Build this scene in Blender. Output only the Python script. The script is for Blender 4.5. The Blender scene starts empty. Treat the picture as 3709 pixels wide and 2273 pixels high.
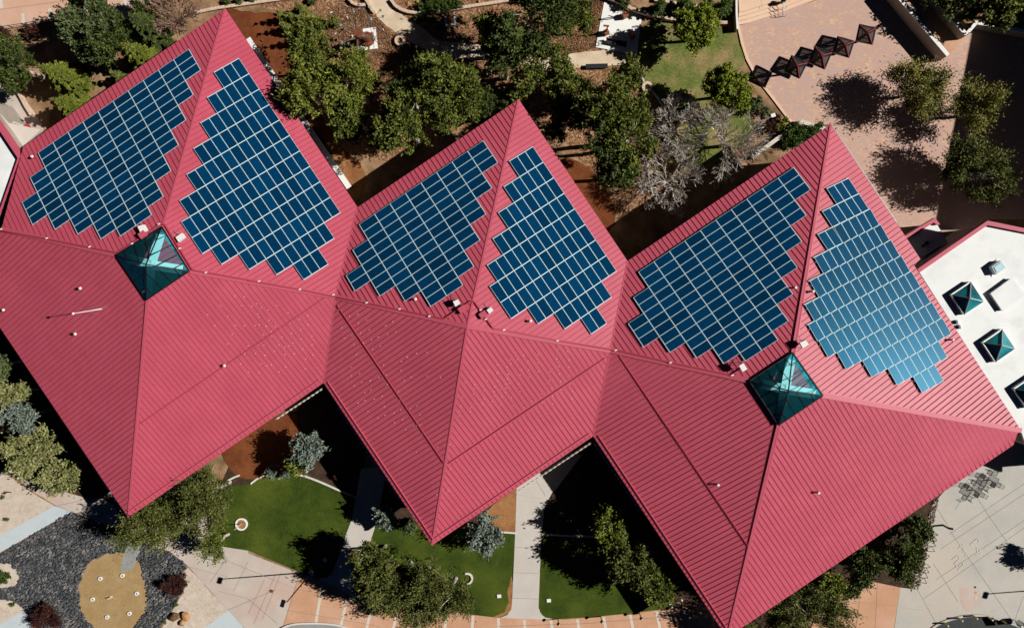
import bpy, bmesh, math, random
import numpy as np
from mathutils import Vector, Matrix
# ---------------------------------------------------------------- camera, sky, sun
S = bpy.context.scene
C = S.collection
CAM_H = 93.1; FPX = 2884.8; IW, IH = 3709.0, 2273.0
RX, RY = -0.02100741, 0.03540166
ROT = (Matrix.Rotation(RY, 3, 'Y') @ Matrix.Rotation(RX, 3, 'X'))
cd = bpy.data.cameras.new('camera'); cam = bpy.data.objects.new('camera', cd); C.objects.link(cam)
cam.matrix_world = Matrix.Translation((0, 0, CAM_H)) @ ROT.to_4x4()
cd.sensor_fit = 'HORIZONTAL'; cd.sensor_width = 36.0; cd.lens = 36.0 * FPX / IW
cd.clip_end = 3000; cd.clip_start = 1.0
S.camera = cam
SUNV = Vector((1.15, 0.104, 1.0)).normalized()
w = bpy.data.worlds.new('World'); S.world = w; w.use_nodes = True
nt = w.node_tree; bg = nt.nodes['Background']; bg.inputs['Strength'].default_value = 0.05
sk = nt.nodes.new('ShaderNodeTexSky'); sk.sky_type = 'NISHITA'; sk.sun_disc = False
sk.sun_elevation = math.asin(SUNV.z); sk.sun_rotation = math.atan2(SUNV.x, SUNV.y)
sk.altitude = 9000; sk.air_density = 0.35; sk.dust_density = 0.0; sk.ozone_density = 4.0
tint = nt.nodes.new('ShaderNodeMixRGB'); tint.blend_type = 'MULTIPLY'; tint.inputs[0].default_value = 1; tint.inputs[2].default_value = (.13, .46, .66, 1)
nt.links.new(sk.outputs[0], tint.inputs[1]); nt.links.new(tint.outputs[0], bg.inputs['Color'])
sd = bpy.data.lights.new('sun', 'SUN'); sd.energy = 5.0; sd.angle = math.radians(0.5); sd.color = (1.0, 0.955, 0.89)
sun = bpy.data.objects.new('sun', sd); C.objects.link(sun)
sun.rotation_euler = SUNV.to_track_quat('Z', 'Y').to_euler(); sun.location = (60, 0, 60)
S.view_settings.view_transform = 'Standard'; S.view_settings.look = 'None'
S.view_settings.exposure = 0.05; S.view_settings.gamma = 1.0
S.cycles.diffuse_bounces = 1; S.cycles.transparent_max_bounces = 12
# ---------------------------------------------------------------- survey helpers
random.seed(7); RNG = np.random.default_rng(11)
TX = {'1': 0, '2': 900, '3': 1800, '4': 2709}; TY = {'a': 0, 'b': 750, 'c': 1473}
def px(t, x, y): return (TX[t[1]] + x / 1.888, TY[t[0]] + y / 1.888)
def ray(p): return ROT @ Vector(((p[0] - IW / 2) / FPX, -(p[1] - IH / 2) / FPX, -1.0))
def U(p, z=0.0):
    v = ray(p); t = (z - CAM_H) / v.z
    return Vector((v.x * t, v.y * t, z))
def G(t, x, y, z=0.0): return U(px(t, x, y), z)
def UP(p, plane):
    o, n = plane; v = ray(p); c = Vector((0, 0, CAM_H))
    return c + v * ((o - c).dot(n) / v.dot(n))
def plane3(a, b, c):
    n = (b - a).cross(c - a).normalized()
    return (a, n if n.z > 0 else -n)
# ---------------------------------------------------------------- materials
def mat(name, col, rough=0.8, metal=0.0, spec=0.3):
    m = bpy.data.materials.new(name); m.use_nodes = True
    b = m.node_tree.nodes['Principled BSDF']
    b.inputs['Base Color'].default_value = (*col, 1); b.inputs['Roughness'].default_value = rough
    b.inputs['Metallic'].default_value = metal; b.inputs['Specular IOR Level'].default_value = spec
    return m
def nodes(m): return m.node_tree.nodes, m.node_tree.links, m.node_tree.nodes['Principled BSDF']
def ramp(n, stops, interp='LINEAR'):
    r = n.new('ShaderNodeValToRGB'); r.color_ramp.interpolation = interp
    els = r.color_ramp.elements
    while len(els) > 1: els.remove(els[-1])
    els[0].position = stops[0][0]; els[0].color = (*stops[0][1], 1)
    for p, c in stops[1:]:
        e = els.new(p); e.color = (*c, 1)
    return r
def coords(n, l, kind='Object'):
    t = n.new('ShaderNodeTexCoord'); return t.outputs[kind]
def noisy(name, c1, c2, scale=1.0, fine=None, rough=0.9, bump=0.0, blotch=None, spec=0.2, lo=.35, hi=.65, fine_amt=.35, bdist=.05):
    """two-colour noise with optional fine grain and large blotches of a third colour"""
    m = mat(name, c1, rough, 0, spec); n, l, b = nodes(m); co = coords(n, l)
    a = n.new('ShaderNodeTexNoise'); a.inputs['Scale'].default_value = scale; a.inputs['Detail'].default_value = 6
    a.inputs['Roughness'].default_value = .65
    l.new(co, a.inputs['Vector']); r = ramp(n, [(lo, c1), (hi, c2)]); l.new(a.outputs['Fac'], r.inputs['Fac']); out = r.outputs['Color']
    if blotch:
        col, sc, amt = blotch
        q = n.new('ShaderNodeTexNoise'); q.inputs['Scale'].default_value = sc; q.inputs['Detail'].default_value = 5
        l.new(co, q.inputs['Vector']); rr = ramp(n, [(.48, (0, 0, 0)), (.66, (amt,) * 3)]); l.new(q.outputs['Fac'], rr.inputs['Fac'])
        mx = n.new('ShaderNodeMixRGB'); mx.inputs[2].default_value = (*col, 1); l.new(rr.outputs[0], mx.inputs[0]); l.new(out, mx.inputs[1]); out = mx.outputs[0]
    if fine:
        f = n.new('ShaderNodeTexNoise'); f.inputs['Scale'].default_value = fine; f.inputs['Detail'].default_value = 3
        l.new(co, f.inputs['Vector']); rf = ramp(n, [(.3, (1 - fine_amt,) * 3), (.7, (1 + fine_amt,) * 3)]); l.new(f.outputs['Fac'], rf.inputs['Fac'])
        mm = n.new('ShaderNodeMixRGB'); mm.blend_type = 'MULTIPLY'; mm.inputs[0].default_value = 1
        l.new(out, mm.inputs[1]); l.new(rf.outputs[0], mm.inputs[2]); out = mm.outputs[0]
        if bump:
            bp = n.new('ShaderNodeBump'); bp.inputs['Strength'].default_value = bump; bp.inputs['Distance'].default_value = bdist
            l.new(f.outputs['Fac'], bp.inputs['Height']); l.new(bp.outputs[0], b.inputs['Normal'])
    l.new(out, b.inputs['Base Color']); return m
def cells(name, stops, scale, rough=.9, bump=.5, blotch=None, dist=.05):
    """voronoi chips / stones, one colour each"""
    m = mat(name, stops[0][1], rough, 0, .2); n, l, b = nodes(m); co = coords(n, l)
    v = n.new('ShaderNodeTexVoronoi'); v.inputs['Scale'].default_value = scale; l.new(co, v.inputs['Vector'])
    sep = n.new('ShaderNodeSeparateColor'); l.new(v.outputs['Color'], sep.inputs[0])
    r = ramp(n, stops); l.new(sep.outputs[0], r.inputs['Fac']); out = r.outputs[0]
    if blotch:
        col, sc, amt = blotch
        q = n.new('ShaderNodeTexNoise'); q.inputs['Scale'].default_value = sc; q.inputs['Detail'].default_value = 5
        l.new(co, q.inputs['Vector']); rr = ramp(n, [(.45, (0, 0, 0)), (.65, (amt,) * 3)]); l.new(q.outputs['Fac'], rr.inputs['Fac'])
        mx = n.new('ShaderNodeMixRGB'); mx.inputs[2].default_value = (*col, 1); l.new(rr.outputs[0], mx.inputs[0]); l.new(out, mx.inputs[1]); out = mx.outputs[0]
    l.new(out, b.inputs['Base Color'])
    if bump:
        bp = n.new('ShaderNodeBump'); bp.inputs['Strength'].default_value = bump; bp.inputs['Distance'].default_value = dist
        l.new(sep.outputs[1], bp.inputs['Height']); l.new(bp.outputs[0], b.inputs['Normal'])
    return m
def leafmat(name, c1, c2, c3):
    m = mat(name, c1, .65, 0, .25); n, l, b = nodes(m)
    g = n.new('ShaderNodeNewGeometry'); r = ramp(n, [(0, c1), (.55, c2), (1, c3)])
    co = coords(n, l); q = n.new('ShaderNodeTexNoise'); q.inputs['Scale'].default_value = .9; q.inputs['Detail'].default_value = 3
    l.new(co, q.inputs['Vector'])
    mth = n.new('ShaderNodeMath'); mth.operation = 'MULTIPLY_ADD'; mth.inputs[1].default_value = .5
    l.new(g.outputs['Random Per Island'], mth.inputs[0])
    m2 = n.new('ShaderNodeMapRange'); m2.inputs['From Min'].default_value = .3; m2.inputs['From Max'].default_value = .7
    m2.inputs['To Max'].default_value = .5; l.new(q.outputs['Fac'], m2.inputs['Value']); l.new(m2.outputs[0], mth.inputs[2])
    l.new(mth.outputs[0], r.inputs['Fac']); l.new(r.outputs[0], b.inputs['Base Color'])
    return m
PINK = noisy('painted_metal_roof', (.47, .078, .125), (.54, .095, .148), .22, 22, .5, 0, ((.48, .075, .11), .9, .5), .35, fine_amt=.16)
PINKD = mat('painted_metal_trim', (.42, .05, .08), .45, 0, .35)
CAPM = mat('ridge_cap_metal', (.50, .09, .135), .42, 0, .4)
WHITE = noisy('white_roof_membrane', (.80, .83, .83), (.86, .88, .87), .3, 12, .8, 0, ((.70, .73, .73), .5, .7), .2, fine_amt=.03)
WPAINT = mat('white_metal', (.8, .8, .78), .5)
CREAM = noisy('cream_metal', (.62, .56, .49), (.66, .6, .53), .4, 9, .7, fine_amt=.05)
STUCCO = noisy('stucco_wall', (.34, .29, .25), (.4, .34, .3), .5, 14, .9, .2)
DARK = mat('dark_metal', (.02, .02, .022), .5)
BLACK = mat('black_metal', (.008, .008, .01), .45)
GREY = mat('galvanised_metal', (.42, .43, .43), .45, .6)
SILVER = mat('silver_metal', (.75, .75, .78), .25, .9)
ALU = mat('aluminium_rail', (.72, .80, .82), .5, 0.0)
YELLOW = mat('yellow_paint', (.45, .36, .03), .5)
RUST = noisy('rusty_steel', (.14, .035, .015), (.22, .07, .03), 2, 14, .85)
BRONZE = noisy('bronze', (.2, .07, .03), (.32, .12, .05), 3, 14, .5)
WIRE = mat('black_wire_mesh', (.015, .015, .015), .6)
# ---------------------------------------------------------------- mesh helpers
def link(name, me, parent=None, m=None):
    o = bpy.data.objects.new(name, me); C.objects.link(o)
    if parent: o.parent = parent; o.matrix_parent_inverse = parent.matrix_basis.inverted()
    for k in (m if isinstance(m, (list, tuple)) else [m]):
        if k: me.materials.append(k)
    return o
def tag(o, label=None, cat=None, group=None, kind=None):
    if label: o['label'] = label
    if cat: o['category'] = cat
    if group: o['group'] = group
    if kind: o['kind'] = kind
    return o
def thing(name, label, cat, loc, group=None):
    o = bpy.data.objects.new(name, None); C.objects.link(o); o.location = loc; o.empty_display_size = .3
    return tag(o, label, cat, group)
class MB:
    """collects verts / faces in world coordinates, builds one mesh"""
    def __init__(s): s.v = []; s.f = []; s.mi = []
    def add(s, vs, fs, mi=0):
        k = len(s.v); s.v += [tuple(p) for p in vs]; s.f += [tuple(i + k for i in f) for f in fs]; s.mi += [mi] * len(fs); return s
    def prism(s, pts, z0, z1, mi=0):
        n = len(pts)
        return s.add([(p[0], p[1], z0) for p in pts] + [(p[0], p[1], z1) for p in pts],
                     [tuple(range(n - 1, -1, -1)), tuple(range(n, 2 * n))] + [(i, (i + 1) % n, n + (i + 1) % n, n + i) for i in range(n)], mi)
    def box(s, c, d, rz=0, mi=0):
        a = math.cos(rz); b = math.sin(rz); r = []
        for z in (-.5, .5):
            for x, y in ((-.5, -.5), (.5, -.5), (.5, .5), (-.5, .5)):
                X, Y = x * d[0], y * d[1]; r.append((c[0] + X * a - Y * b, c[1] + X * b + Y * a, c[2] + z * d[2]))
        return s.add(r, [(3, 2, 1, 0), (4, 5, 6, 7), (0, 1, 5, 4), (1, 2, 6, 5), (2, 3, 7, 6), (3, 0, 4, 7)], mi)
    def bar(s, a, b, wd, h, up=Vector((0, 0, 1)), mi=0, lift=0.0):
        a = Vector(a); b = Vector(b); t = (b - a)
        if t.length < 1e-5: return s
        t.normalize(); sd_ = t.cross(up).normalized(); u = sd_.cross(t).normalized(); r = []
        for p in (a, b):
            for x, y in ((-.5, lift), (.5, lift), (.5, lift + h), (-.5, lift + h)): r.append(p + sd_ * (x * wd) + u * y)
        return s.add(r, [(0, 1, 2, 3), (7, 6, 5, 4), (0, 4, 5, 1), (1, 5, 6, 2), (2, 6, 7, 3), (3, 7, 4, 0)], mi)
    def tube(s, a, b, r0, r1=None, n=6, mi=0, cap=True):
        a = Vector(a); b = Vector(b); r1 = r0 if r1 is None else r1; t = b - a
        if t.length < 1e-6: return s
        t.normalize(); u = t.orthogonal().normalized(); q = t.cross(u); r = []
        for p, rr in ((a, r0), (b, r1)):
            for i in range(n):
                an = 2 * math.pi * i / n; r.append(p + (u * math.cos(an) + q * math.sin(an)) * rr)
        fs = [(i, (i + 1) % n, n + (i + 1) % n, n + i) for i in range(n)]
        if cap: fs += [tuple(range(n - 1, -1, -1)), tuple(range(n, 2 * n))]
        return s.add(r, fs, mi)
    def path(s, pts, r, n=6, mi=0):
        for a, b in zip(pts, pts[1:]): s.tube(a, b, r, r, n, mi)
        return s
    def lathe(s, c, prof, n=16, mi=0):
        vs = []; fs = []
        for rr, z in prof:
            for i in range(n): vs.append((c[0] + rr * math.cos(2 * math.pi * i / n), c[1] + rr * math.sin(2 * math.pi * i / n), c[2] + z))
        for k in range(len(prof) - 1):
            for i in range(n): j = (i + 1) % n; fs.append((k * n + i, k * n + j, k * n + n + j, k * n + n + i))
        fs.append(tuple(range(n - 1, -1, -1))); fs.append(tuple((len(prof) - 1) * n + i for i in range(n)))
        return s.add(vs, fs, mi)
    def ring(s, c, r0, r1, z0, z1, n=20, a0=0, a1=2 * math.pi, mi=0):
        full = abs(a1 - a0 - 2 * math.pi) < 1e-6; k = n if full else n + 1; vs = []
        for i in range(k):
            a = a0 + (a1 - a0) * i / n
            for rr, z in ((r0, z0), (r1, z0), (r1, z1), (r0, z1)): vs.append((c[0] + rr * math.cos(a), c[1] + rr * math.sin(a), z))
        fs = []
        for i in range(n):
            j = (i + 1) % k
            for q in range(4): fs.append((i * 4 + q, j * 4 + q, j * 4 + (q + 1) % 4, i * 4 + (q + 1) % 4))
        if not full: fs += [(3, 2, 1, 0), tuple((k - 1) * 4 + q for q in range(4))]
        return s.add(vs, fs, mi)
    def ball(s, c, r, n=10, mi=0):
        m = n // 2
        return s.lathe(c, [(max(.001, r[0] if False else (r if not isinstance(r, tuple) else r[0]) * math.sin(math.pi * k / m)), -(r if not isinstance(r, tuple) else r[1]) * math.cos(math.pi * k / m)) for k in range(m + 1)], n, mi)
    def build(s, name, m, parent=None, smooth=False):
        me = bpy.data.meshes.new(name); me.from_pydata(s.v, [], s.f)
        o = link(name, me, parent, m)
        if isinstance(m, (list, tuple)): me.polygons.foreach_set('material_index', s.mi)
        bm = bmesh.new(); bm.from_mesh(me); bmesh.ops.recalc_face_normals(bm, faces=bm.faces); bm.to_mesh(me); bm.free()
        if smooth: me.polygons.foreach_set('use_smooth', [True] * len(me.polygons))
        me.update(); return o
def local(o_mesh, origin):
    """shift a mesh built in world coordinates so that its object origin sits at origin"""
    o_mesh.data.transform(Matrix.Translation(-Vector(origin))); o_mesh.location = origin; return o_mesh
def chaikin(p, k=2, closed=True):
    for _ in range(k):
        q = []; n = len(p)
        for i in range(n if closed else n - 1):
            a, b = Vector(p[i]), Vector(p[(i + 1) % n]); q += [a.lerp(b, .25), a.lerp(b, .75)]
        if not closed: q = [Vector(p[0])] + q + [Vector(p[-1])]
        p = q
    return p
def rough_edge(p, amp, step=.8):
    out = []
    for i in range(len(p)):
        a, b = Vector(p[i]), Vector(p[(i + 1) % len(p)]); k = max(1, int((b - a).length / step))
        for j in range(k):
            q = a.lerp(b, j / k); out.append(q + Vector((random.gauss(0, amp), random.gauss(0, amp), 0)))
    return out
LAYER = [0]
def sheet(name, tile, pts, m, smooth=0, jit=0.0, kind='structure', lvl=None, thick=0.0):
    """ground sheet; each later one lies 4 mm higher"""
    if name != 'paving_band': LAYER[0] += 1
    z = .004 * (LAYER[0] + (name == 'paving_band')) + thick
    P = [G(*(p if isinstance(p[0], str) else (tile, *p)), 0) for p in pts]
    if smooth: P = chaikin(P, smooth)
    if jit: P = rough_edge(P, jit)
    if thick:
        mb = MB().prism(P, 0, z)
    else: mb = MB().add([(p.x, p.y, z) for p in P], [tuple(range(len(P)))])
    o = mb.build(name, m); tag(o, kind=kind)
    if not thick:
        me = o.data
        if me.polygons[0].normal.z < 0: me.flip_normals()
    return o, P
# ---------------------------------------------------------------- ground materials
SOIL = noisy('dry_soil', (.22, .125, .065), (.40, .25, .145), .8, 9, .95, .4, ((.13, .085, .04), .35, .8), fine_amt=.35)
SHADESOIL = noisy('shade_darkened_soil', (.035, .022, .014), (.075, .045, .028), 1.2, 10, .95, .4, fine_amt=.4)  # bed soil with the deep roof shade painted into its colour
MULCH = cells('bark_mulch', [(0, (.10, .045, .022)), (.4, (.22, .11, .055)), (.75, (.34, .19, .10)), (1, (.5, .32, .18))], 6.5, .95, .6, ((.22, .10, .05), .25, .5))
REDM = noisy('red_mulch', (.12, .034, .012), (.175, .052, .018), 1.2, 12, .95, .3, ((.24, .085, .025), .3, .5), fine_amt=.3)
ORSOIL = noisy('orange_soil', (.30, .135, .05), (.38, .19, .08), 1.5, 12, .95, .3, ((.2, .075, .03), .3, .8))
SANDP = noisy('sandy_path_surface', (.60, .48, .34), (.70, .58, .43), .7, 9, .95, .25, ((.5, .38, .26), .5, .5), fine_amt=.12)
PALE = noisy('white_concrete', (.80, .80, .77), (.86, .86, .83), .5, 8, .8, fine_amt=.03)
BLUEC = noisy('pale_blue_concrete', (.50, .57, .60), (.57, .63, .65), .6, 9, .85, 0, ((.44, .52, .58), .6, .6), fine_amt=.05)
CONC = noisy('cream_concrete', (.50, .43, .375), (.57, .50, .44), .35, 10, .85, .1, ((.55, .36, .30), .18, .6), fine_amt=.08)
CONC2 = noisy('grey_concrete', (.44, .43, .40), (.53, .50, .45), .25, 10, .85, .1, ((.56, .48, .40), .12, .6), fine_amt=.09)
WALKC = noisy('path_concrete', (.52, .48, .435), (.58, .54, .49), .4, 9, .85, .1, fine_amt=.06)
SALMON = noisy('salmon_concrete', (.53, .295, .18), (.60, .35, .225), .3, 10, .85, .1, ((.60, .38, .27), .3, .5), fine_amt=.1)
SALMON2 = noisy('pinkish_concrete', (.60, .36, .255), (.66, .42, .31), .35, 10, .85, .1, ((.56, .46, .42), .3, .6), fine_amt=.08)
STAGE = noisy('peach_concrete', (.72, .49, .34), (.77, .55, .40), .3, 12, .8, .05, fine_amt=.06)
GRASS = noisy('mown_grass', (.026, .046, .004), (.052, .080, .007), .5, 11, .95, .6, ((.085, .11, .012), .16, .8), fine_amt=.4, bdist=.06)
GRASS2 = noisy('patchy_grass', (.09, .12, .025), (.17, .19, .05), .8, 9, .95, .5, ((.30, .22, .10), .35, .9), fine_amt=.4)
GRAVELC = noisy('cream_gravel', (.50, .41, .33), (.62, .54, .45), 1.5, 14, .95, .5, ((.66, .58, .49), .4, .5), fine_amt=.25)
ROCKM = cells('dark_crushed_rock', [(0, (.018, .022, .028)), (.4, (.055, .062, .072)), (.8, (.12, .125, .13)), (1, (.33, .31, .29))], 5.5, .85, 1.0, ((.20, .15, .12), .35, .35), .12)
ROCKS = mat('crushed_rock_stone', (.08, .085, .09), .8)
TANS = noisy('tan_decomposed_granite', (.34, .225, .10), (.40, .27, .13), .8, 11, .95, .2, ((.42, .30, .16), .4, .5), fine_amt=.18)
GREYS = noisy('grey_gravel_patch', (.26, .265, .26), (.32, .32, .315), 1, 14, .9, .2)
ASPH = noisy('asphalt', (.045, .052, .052), (.062, .07, .068), .8, 14, .9, .2, fine_amt=.2)
def brick_mat():
    m = mat('brick_paver', (.5, .3, .25), .9, 0, .2); n, l, b = nodes(m); co = coords(n, l)
    mp = n.new('ShaderNodeMapping'); mp.inputs['Scale'].default_value = (3.2, 6.0, 1); mp.inputs['Rotation'].default_value = (0, 0, .3); l.new(co, mp.inputs['Vector'])
    v = n.new('ShaderNodeTexVoronoi'); v.inputs['Scale'].default_value = 1.0; v.inputs['Randomness'].default_value = .55; l.new(mp.outputs[0], v.inputs['Vector'])
    sp = n.new('ShaderNodeSeparateColor'); l.new(v.outputs['Color'], sp.inputs[0])
    q = n.new('ShaderNodeTexNoise'); q.inputs['Scale'].default_value = .55; q.inputs['Detail'].default_value = 8; q.inputs['Roughness'].default_value = .75; l.new(co, q.inputs['Vector'])
    ad = n.new('ShaderNodeMath'); ad.operation = 'MULTIPLY_ADD'; ad.inputs[1].default_value = .45; l.new(sp.outputs[0], ad.inputs[0])
    mr = n.new('ShaderNodeMapRange'); mr.inputs['From Min'].default_value = .25; mr.inputs['From Max'].default_value = .75; mr.inputs['To Max'].default_value = .6
    l.new(q.outputs['Fac'], mr.inputs['Value']); l.new(mr.outputs[0], ad.inputs[2])
    r = ramp(n, [(.12, (.38, .42, .40)), (.25, (.50, .37, .33)), (.5, (.52, .335, .28)), (.72, (.58, .385, .28)), (.92, (.68, .49, .31))])
    l.new(ad.outputs[0], r.inputs[0]); l.new(r.outputs[0], b.inputs['Base Color']); return m
BRICK = brick_mat()
# ---------------------------------------------------------------- ground and paving
o = MB().add([(-700, -700, 0), (700, -700, 0), (700, 700, 0), (-700, 700, 0)], [(0, 1, 2, 3)]).build('ground', SOIL); tag(o, kind='structure')
sheet('mulch_bed', 'a2', [(-140, -60), (150, 85), (300, 60), (330, 340), (300, 700), (820, 1180), (1500, 870), (1850, 700), (2300, 1100), (2520, 1520), (2800, 1400), (2760, 900), (2700, 560), (2680, 380), (2680, -60)], MULCH, 1, .1)
sheet('red_mulch_bed', 'a2', [(-190, 40), (0, 85), (190, 85), (230, 180), (300, 210), (310, 380), (560, 930), (830, 1180), (740, 1440), (400, 1300), (-150, 300)], REDM, 1, .06)
sheet('orange_soil_bed', 'a2', [(520, 1000), (640, 1060), (830, 1180), (740, 1420), (640, 1300), (480, 1010)], ORSOIL, 1, .06)
sheet('red_mulch_bed', 'a3', [(430, 1060), (600, 1110), (760, 1300), (840, 1500), (700, 1640), (500, 1400)], REDM, 1, .08)
sheet('plaza_paving', 'a1', [(-80, -80), (1330, -80), (1130, -10), (980, 45), (800, 75), (560, 112), (330, 152), (0, 207), (-80, 222)], SALMON2)
for a, b in (((145, 92), (168, 165)), ((330, 60), (352, 130)), ((843, -10), (868, 60)), ((-5, 0), (20, 60))):
    sheet('paving_band', 'a1', [a, (a[0] + 22, a[1]), (b[0] + 4, b[1]), (b[0] - 18, b[1])], CREAM)
sheet('concrete_apron', 'a1', [(-80, 560), (95, 575), (150, 650), (230, 760), (300, 870), (290, 960), (-80, 960)], CONC)
sheet('footpath', 'a1', [(800, 72), (880, 68), (930, 150), (900, 160), (860, 130)], CONC)
# sandy paths
sheet('sandy_path', 'a2', [(780, -60), (985, -60), (1000, 60), (1080, 125), (1200, 195), (1275, 280), (1400, 290), (1750, 330), (2070, 400), (2390, 335), (2660, 385), (2660, 440), (2480, 450), (2300, 455), (2100, 500), (1900, 450), (1600, 410), (1350, 390), (1170, 325), (1050, 262), (965, 190), (900, 140), (850, 60)], SANDP, 1, .05)
sheet('sculpture_pad', 'a3', [(735, 5), (993, 112), (978, 200), (965, 290), (958, 378), (675, 325)], PALE, thick=.05)
sheet('patchy_lawn', 'a3', [(990, 125), (1230, 165), (1630, 205), (1665, 330), (1700, 430), (1640, 520), (1720, 700), (1760, 900), (1600, 1060), (1500, 1130), (1250, 1180), (1180, 1130), (1130, 900), (1150, 740), (1060, 610), (1010, 560), (975, 470), (962, 385)], GRASS2, 1, .08)
# brick plaza
sheet('brick_plaza', 'a4', [(-76, 180), (-50, 300), (-15, 410), (45, 520), (110, 610), (180, 700), (240, 780), (320, 865), (560, 850), (1000, 1510), (1180, 1780), (1320, 1980), (1650, 1500), (2400, 1500), (2400, -200), (700, -200), (480, 0), (370, 35), (250, 80), (120, 125), (0, 162)], BRICK)
sheet('plaza_kerb', 'a4', [(-76, 175), (-50, 300), (-15, 410), (45, 520), (110, 610), (180, 700), (240, 780), (305, 855), (322, 853), (256, 776), (196, 696), (126, 605), (62, 515), (2, 403), (-32, 296), (-60, 175)], STAGE, thick=.1)
sheet('ramp_paving', 'a4', [(1000, -60), (1180, 90), (1240, 205), (1375, 378), (1490, 245), (1270, -60)], SALMON)
# bottom: gravel, paving, lawns (their own stack of sheets)
LAYER[0] = 1
sheet('cream_gravel_bed', 'c1', [(-80, 400), (0, 420), (180, 560), (380, 680), (200, 790), (-80, 930)], GRAVELC, 0, .03)
sheet('concrete_walk', 'c1', [(-80, 340), (0, 405), (60, 440), (200, 560), (380, 672), (640, 770), (860, 870), (1060, 960), (1160, 985), (1290, 1090), (1560, 1390), (1700, 1540), (2000, 1700), (2300, 1600), (2060, 1140), (1700, 1000), (1600, 600), (1000, 300), (640, 200), (0, 300)], CONC)
sheet('pale_concrete_strip', 'c1', [(375, 675), (490, 715), (-80, 1040), (-80, 935), (0, 880)], BLUEC)
ROUT = []
rk, rkP = sheet('dark_rock_bed', 'c1', [(-80, 1040), (0, 1000), (490, 718), (640, 772), (860, 872), (1060, 962), (1160, 988), (1290, 1090), (1215, 1170), (1255, 1250), (1180, 1390), (1100, 1500), (1060, 1570), (150, 1570), (240, 1500), (170, 1390), (-80, 1300)], ROCKM, 0, .05)
ROUT.append([tuple(p[:2]) for p in sheet('cream_gravel_bed', 'c1', [(-80, 1040), (0, 1050), (90, 1085), (135, 1140), (125, 1215), (30, 1235), (-80, 1230)], GRAVELC, 1, .04)[1]])
ROUT.append([tuple(p[:2]) for p in sheet('cream_gravel_bed', 'c1', [(-80, 1290), (0, 1310), (120, 1335), (175, 1380), (0, 1500), (-80, 1540)], GRAVELC, 0, .04)[1]])
ROUT.append([tuple(p[:2]) for p in sheet('pale_concrete_strip', 'c1', [(175, 1382), (245, 1570), (-80, 1570), (-80, 1520), (0, 1483)], BLUEC)[1]])
ROUT.append([tuple(p[:2]) for p in sheet('cream_gravel_bed', 'c1', [(1290, 1092), (1560, 1390), (1400, 1510), (1350, 1570), (1040, 1570), (1110, 1500), (1180, 1390), (1255, 1250), (1215, 1170)], GRAVELC, 0, .04)[1]])
sheet('pale_concrete_strip', 'c1', [(1560, 1388), (1640, 1475), (1720, 1570), (1340, 1570), (1400, 1508)], BLUEC)
ROUT.append([tuple(p[:2]) for p in sheet('tan_gravel_patch', 'c1', [(600, 1055), (740, 1000), (840, 975), (960, 1040), (975, 1150), (1020, 1330), (960, 1470), (860, 1540), (660, 1540), (560, 1420), (530, 1200)], TANS, 2, .09)[1]])
ROUT.append([tuple(p[:2]) for p in sheet('grey_gravel_patch', 'c1', [(860, 930), (950, 905), (965, 960), (940, 1050), (900, 1110), (830, 1135), (835, 1050), (850, 1000)], GREYS, 0, .06)[1]])
sheet('salmon_plaza', 'c2', [(350, 1138), (480, 1180), (600, 1220), (740, 1320), (880, 1385), (1050, 1392), (1300, 1375), (1540, 1418), (1700, 1438), (1800, 1425), (2160, 1450), (2330, 1435), (2620, 1408), (2880, 1378), (3120, 1350), (3350, 1480), (3350, 1700), (200, 1700), (235, 1510)], SALMON)
for a, b in (((505, 1220), (445, 1560)), ((675, 1310), (615, 1560)), ((835, 1390), (795, 1570)), ((1015, 1412), (975, 1570)), ((1180, 1400), (1150, 1570)), ((1355, 1400), (1335, 1570)), ((1535, 1425), (1525, 1570)), ((1708, 1440), (1712, 1570)), ((1885, 1452), (1895, 1570)), ((2068, 1455), (2082, 1570)), ((2248, 1448), (2268, 1570)), ((2428, 1432), (2452, 1570)), ((2608, 1412), (2640, 1570)), ((2788, 1394), (2825, 1570))):
    sheet('paving_band', 'c2', [(a[0] - 8, a[1]), (a[0] + 10, a[1]), (b[0] + 10, b[1]), (b[0] - 8, b[1])], CREAM)
sheet('footpath', 'c2', [(760, 420), (960, 400), (880, 790), (835, 920), (780, 1100), (740, 1320), (600, 1220), (480, 1180), (520, 1150), (600, 1080), (660, 890), (710, 760)], WALKC)
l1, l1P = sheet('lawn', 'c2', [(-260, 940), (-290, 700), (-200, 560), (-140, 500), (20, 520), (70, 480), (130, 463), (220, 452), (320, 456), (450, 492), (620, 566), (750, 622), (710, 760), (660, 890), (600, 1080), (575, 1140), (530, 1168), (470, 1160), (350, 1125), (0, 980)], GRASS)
sheet('shade_darkened_bed', 'c2', [(-200, 560), (20, 520), (130, 463), (320, 456), (450, 492), (620, 566), (750, 622), (780, 500), (800, 250), (620, -50), (520, -240), (330, 20), (-100, 330)], SHADESOIL)  # beds by the eaves, soil colour darkened to deepen the shade there
sheet('shade_darkened_bed', 'c2', [(870, 700), (880, 812), (1250, 806), (1500, 806), (1700, 858), (1830, 860), (1845, 540), (1500, 400), (1100, 200), (930, 200)], SHADESOIL)
sheet('dry_bed', 'c2', [(1600, 760), (1640, 700), (1845, 540), (1830, 858), (1700, 850)], ORSOIL, 0, .05)
sheet('footpath', 'c2', [(770, 420), (950, 400), (880, 790), (835, 920), (780, 1100), (740, 1310), (600, 1210), (500, 1180), (540, 1162), (580, 1125), (660, 890), (710, 760)], WALKC)
sheet('red_mulch_bed', 'c2', [(-220, 250), (190, 60), (330, 20), (345, 170), (310, 350), (200, 470), (20, 500), (-100, 470)], REDM, 1, .05)
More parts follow.
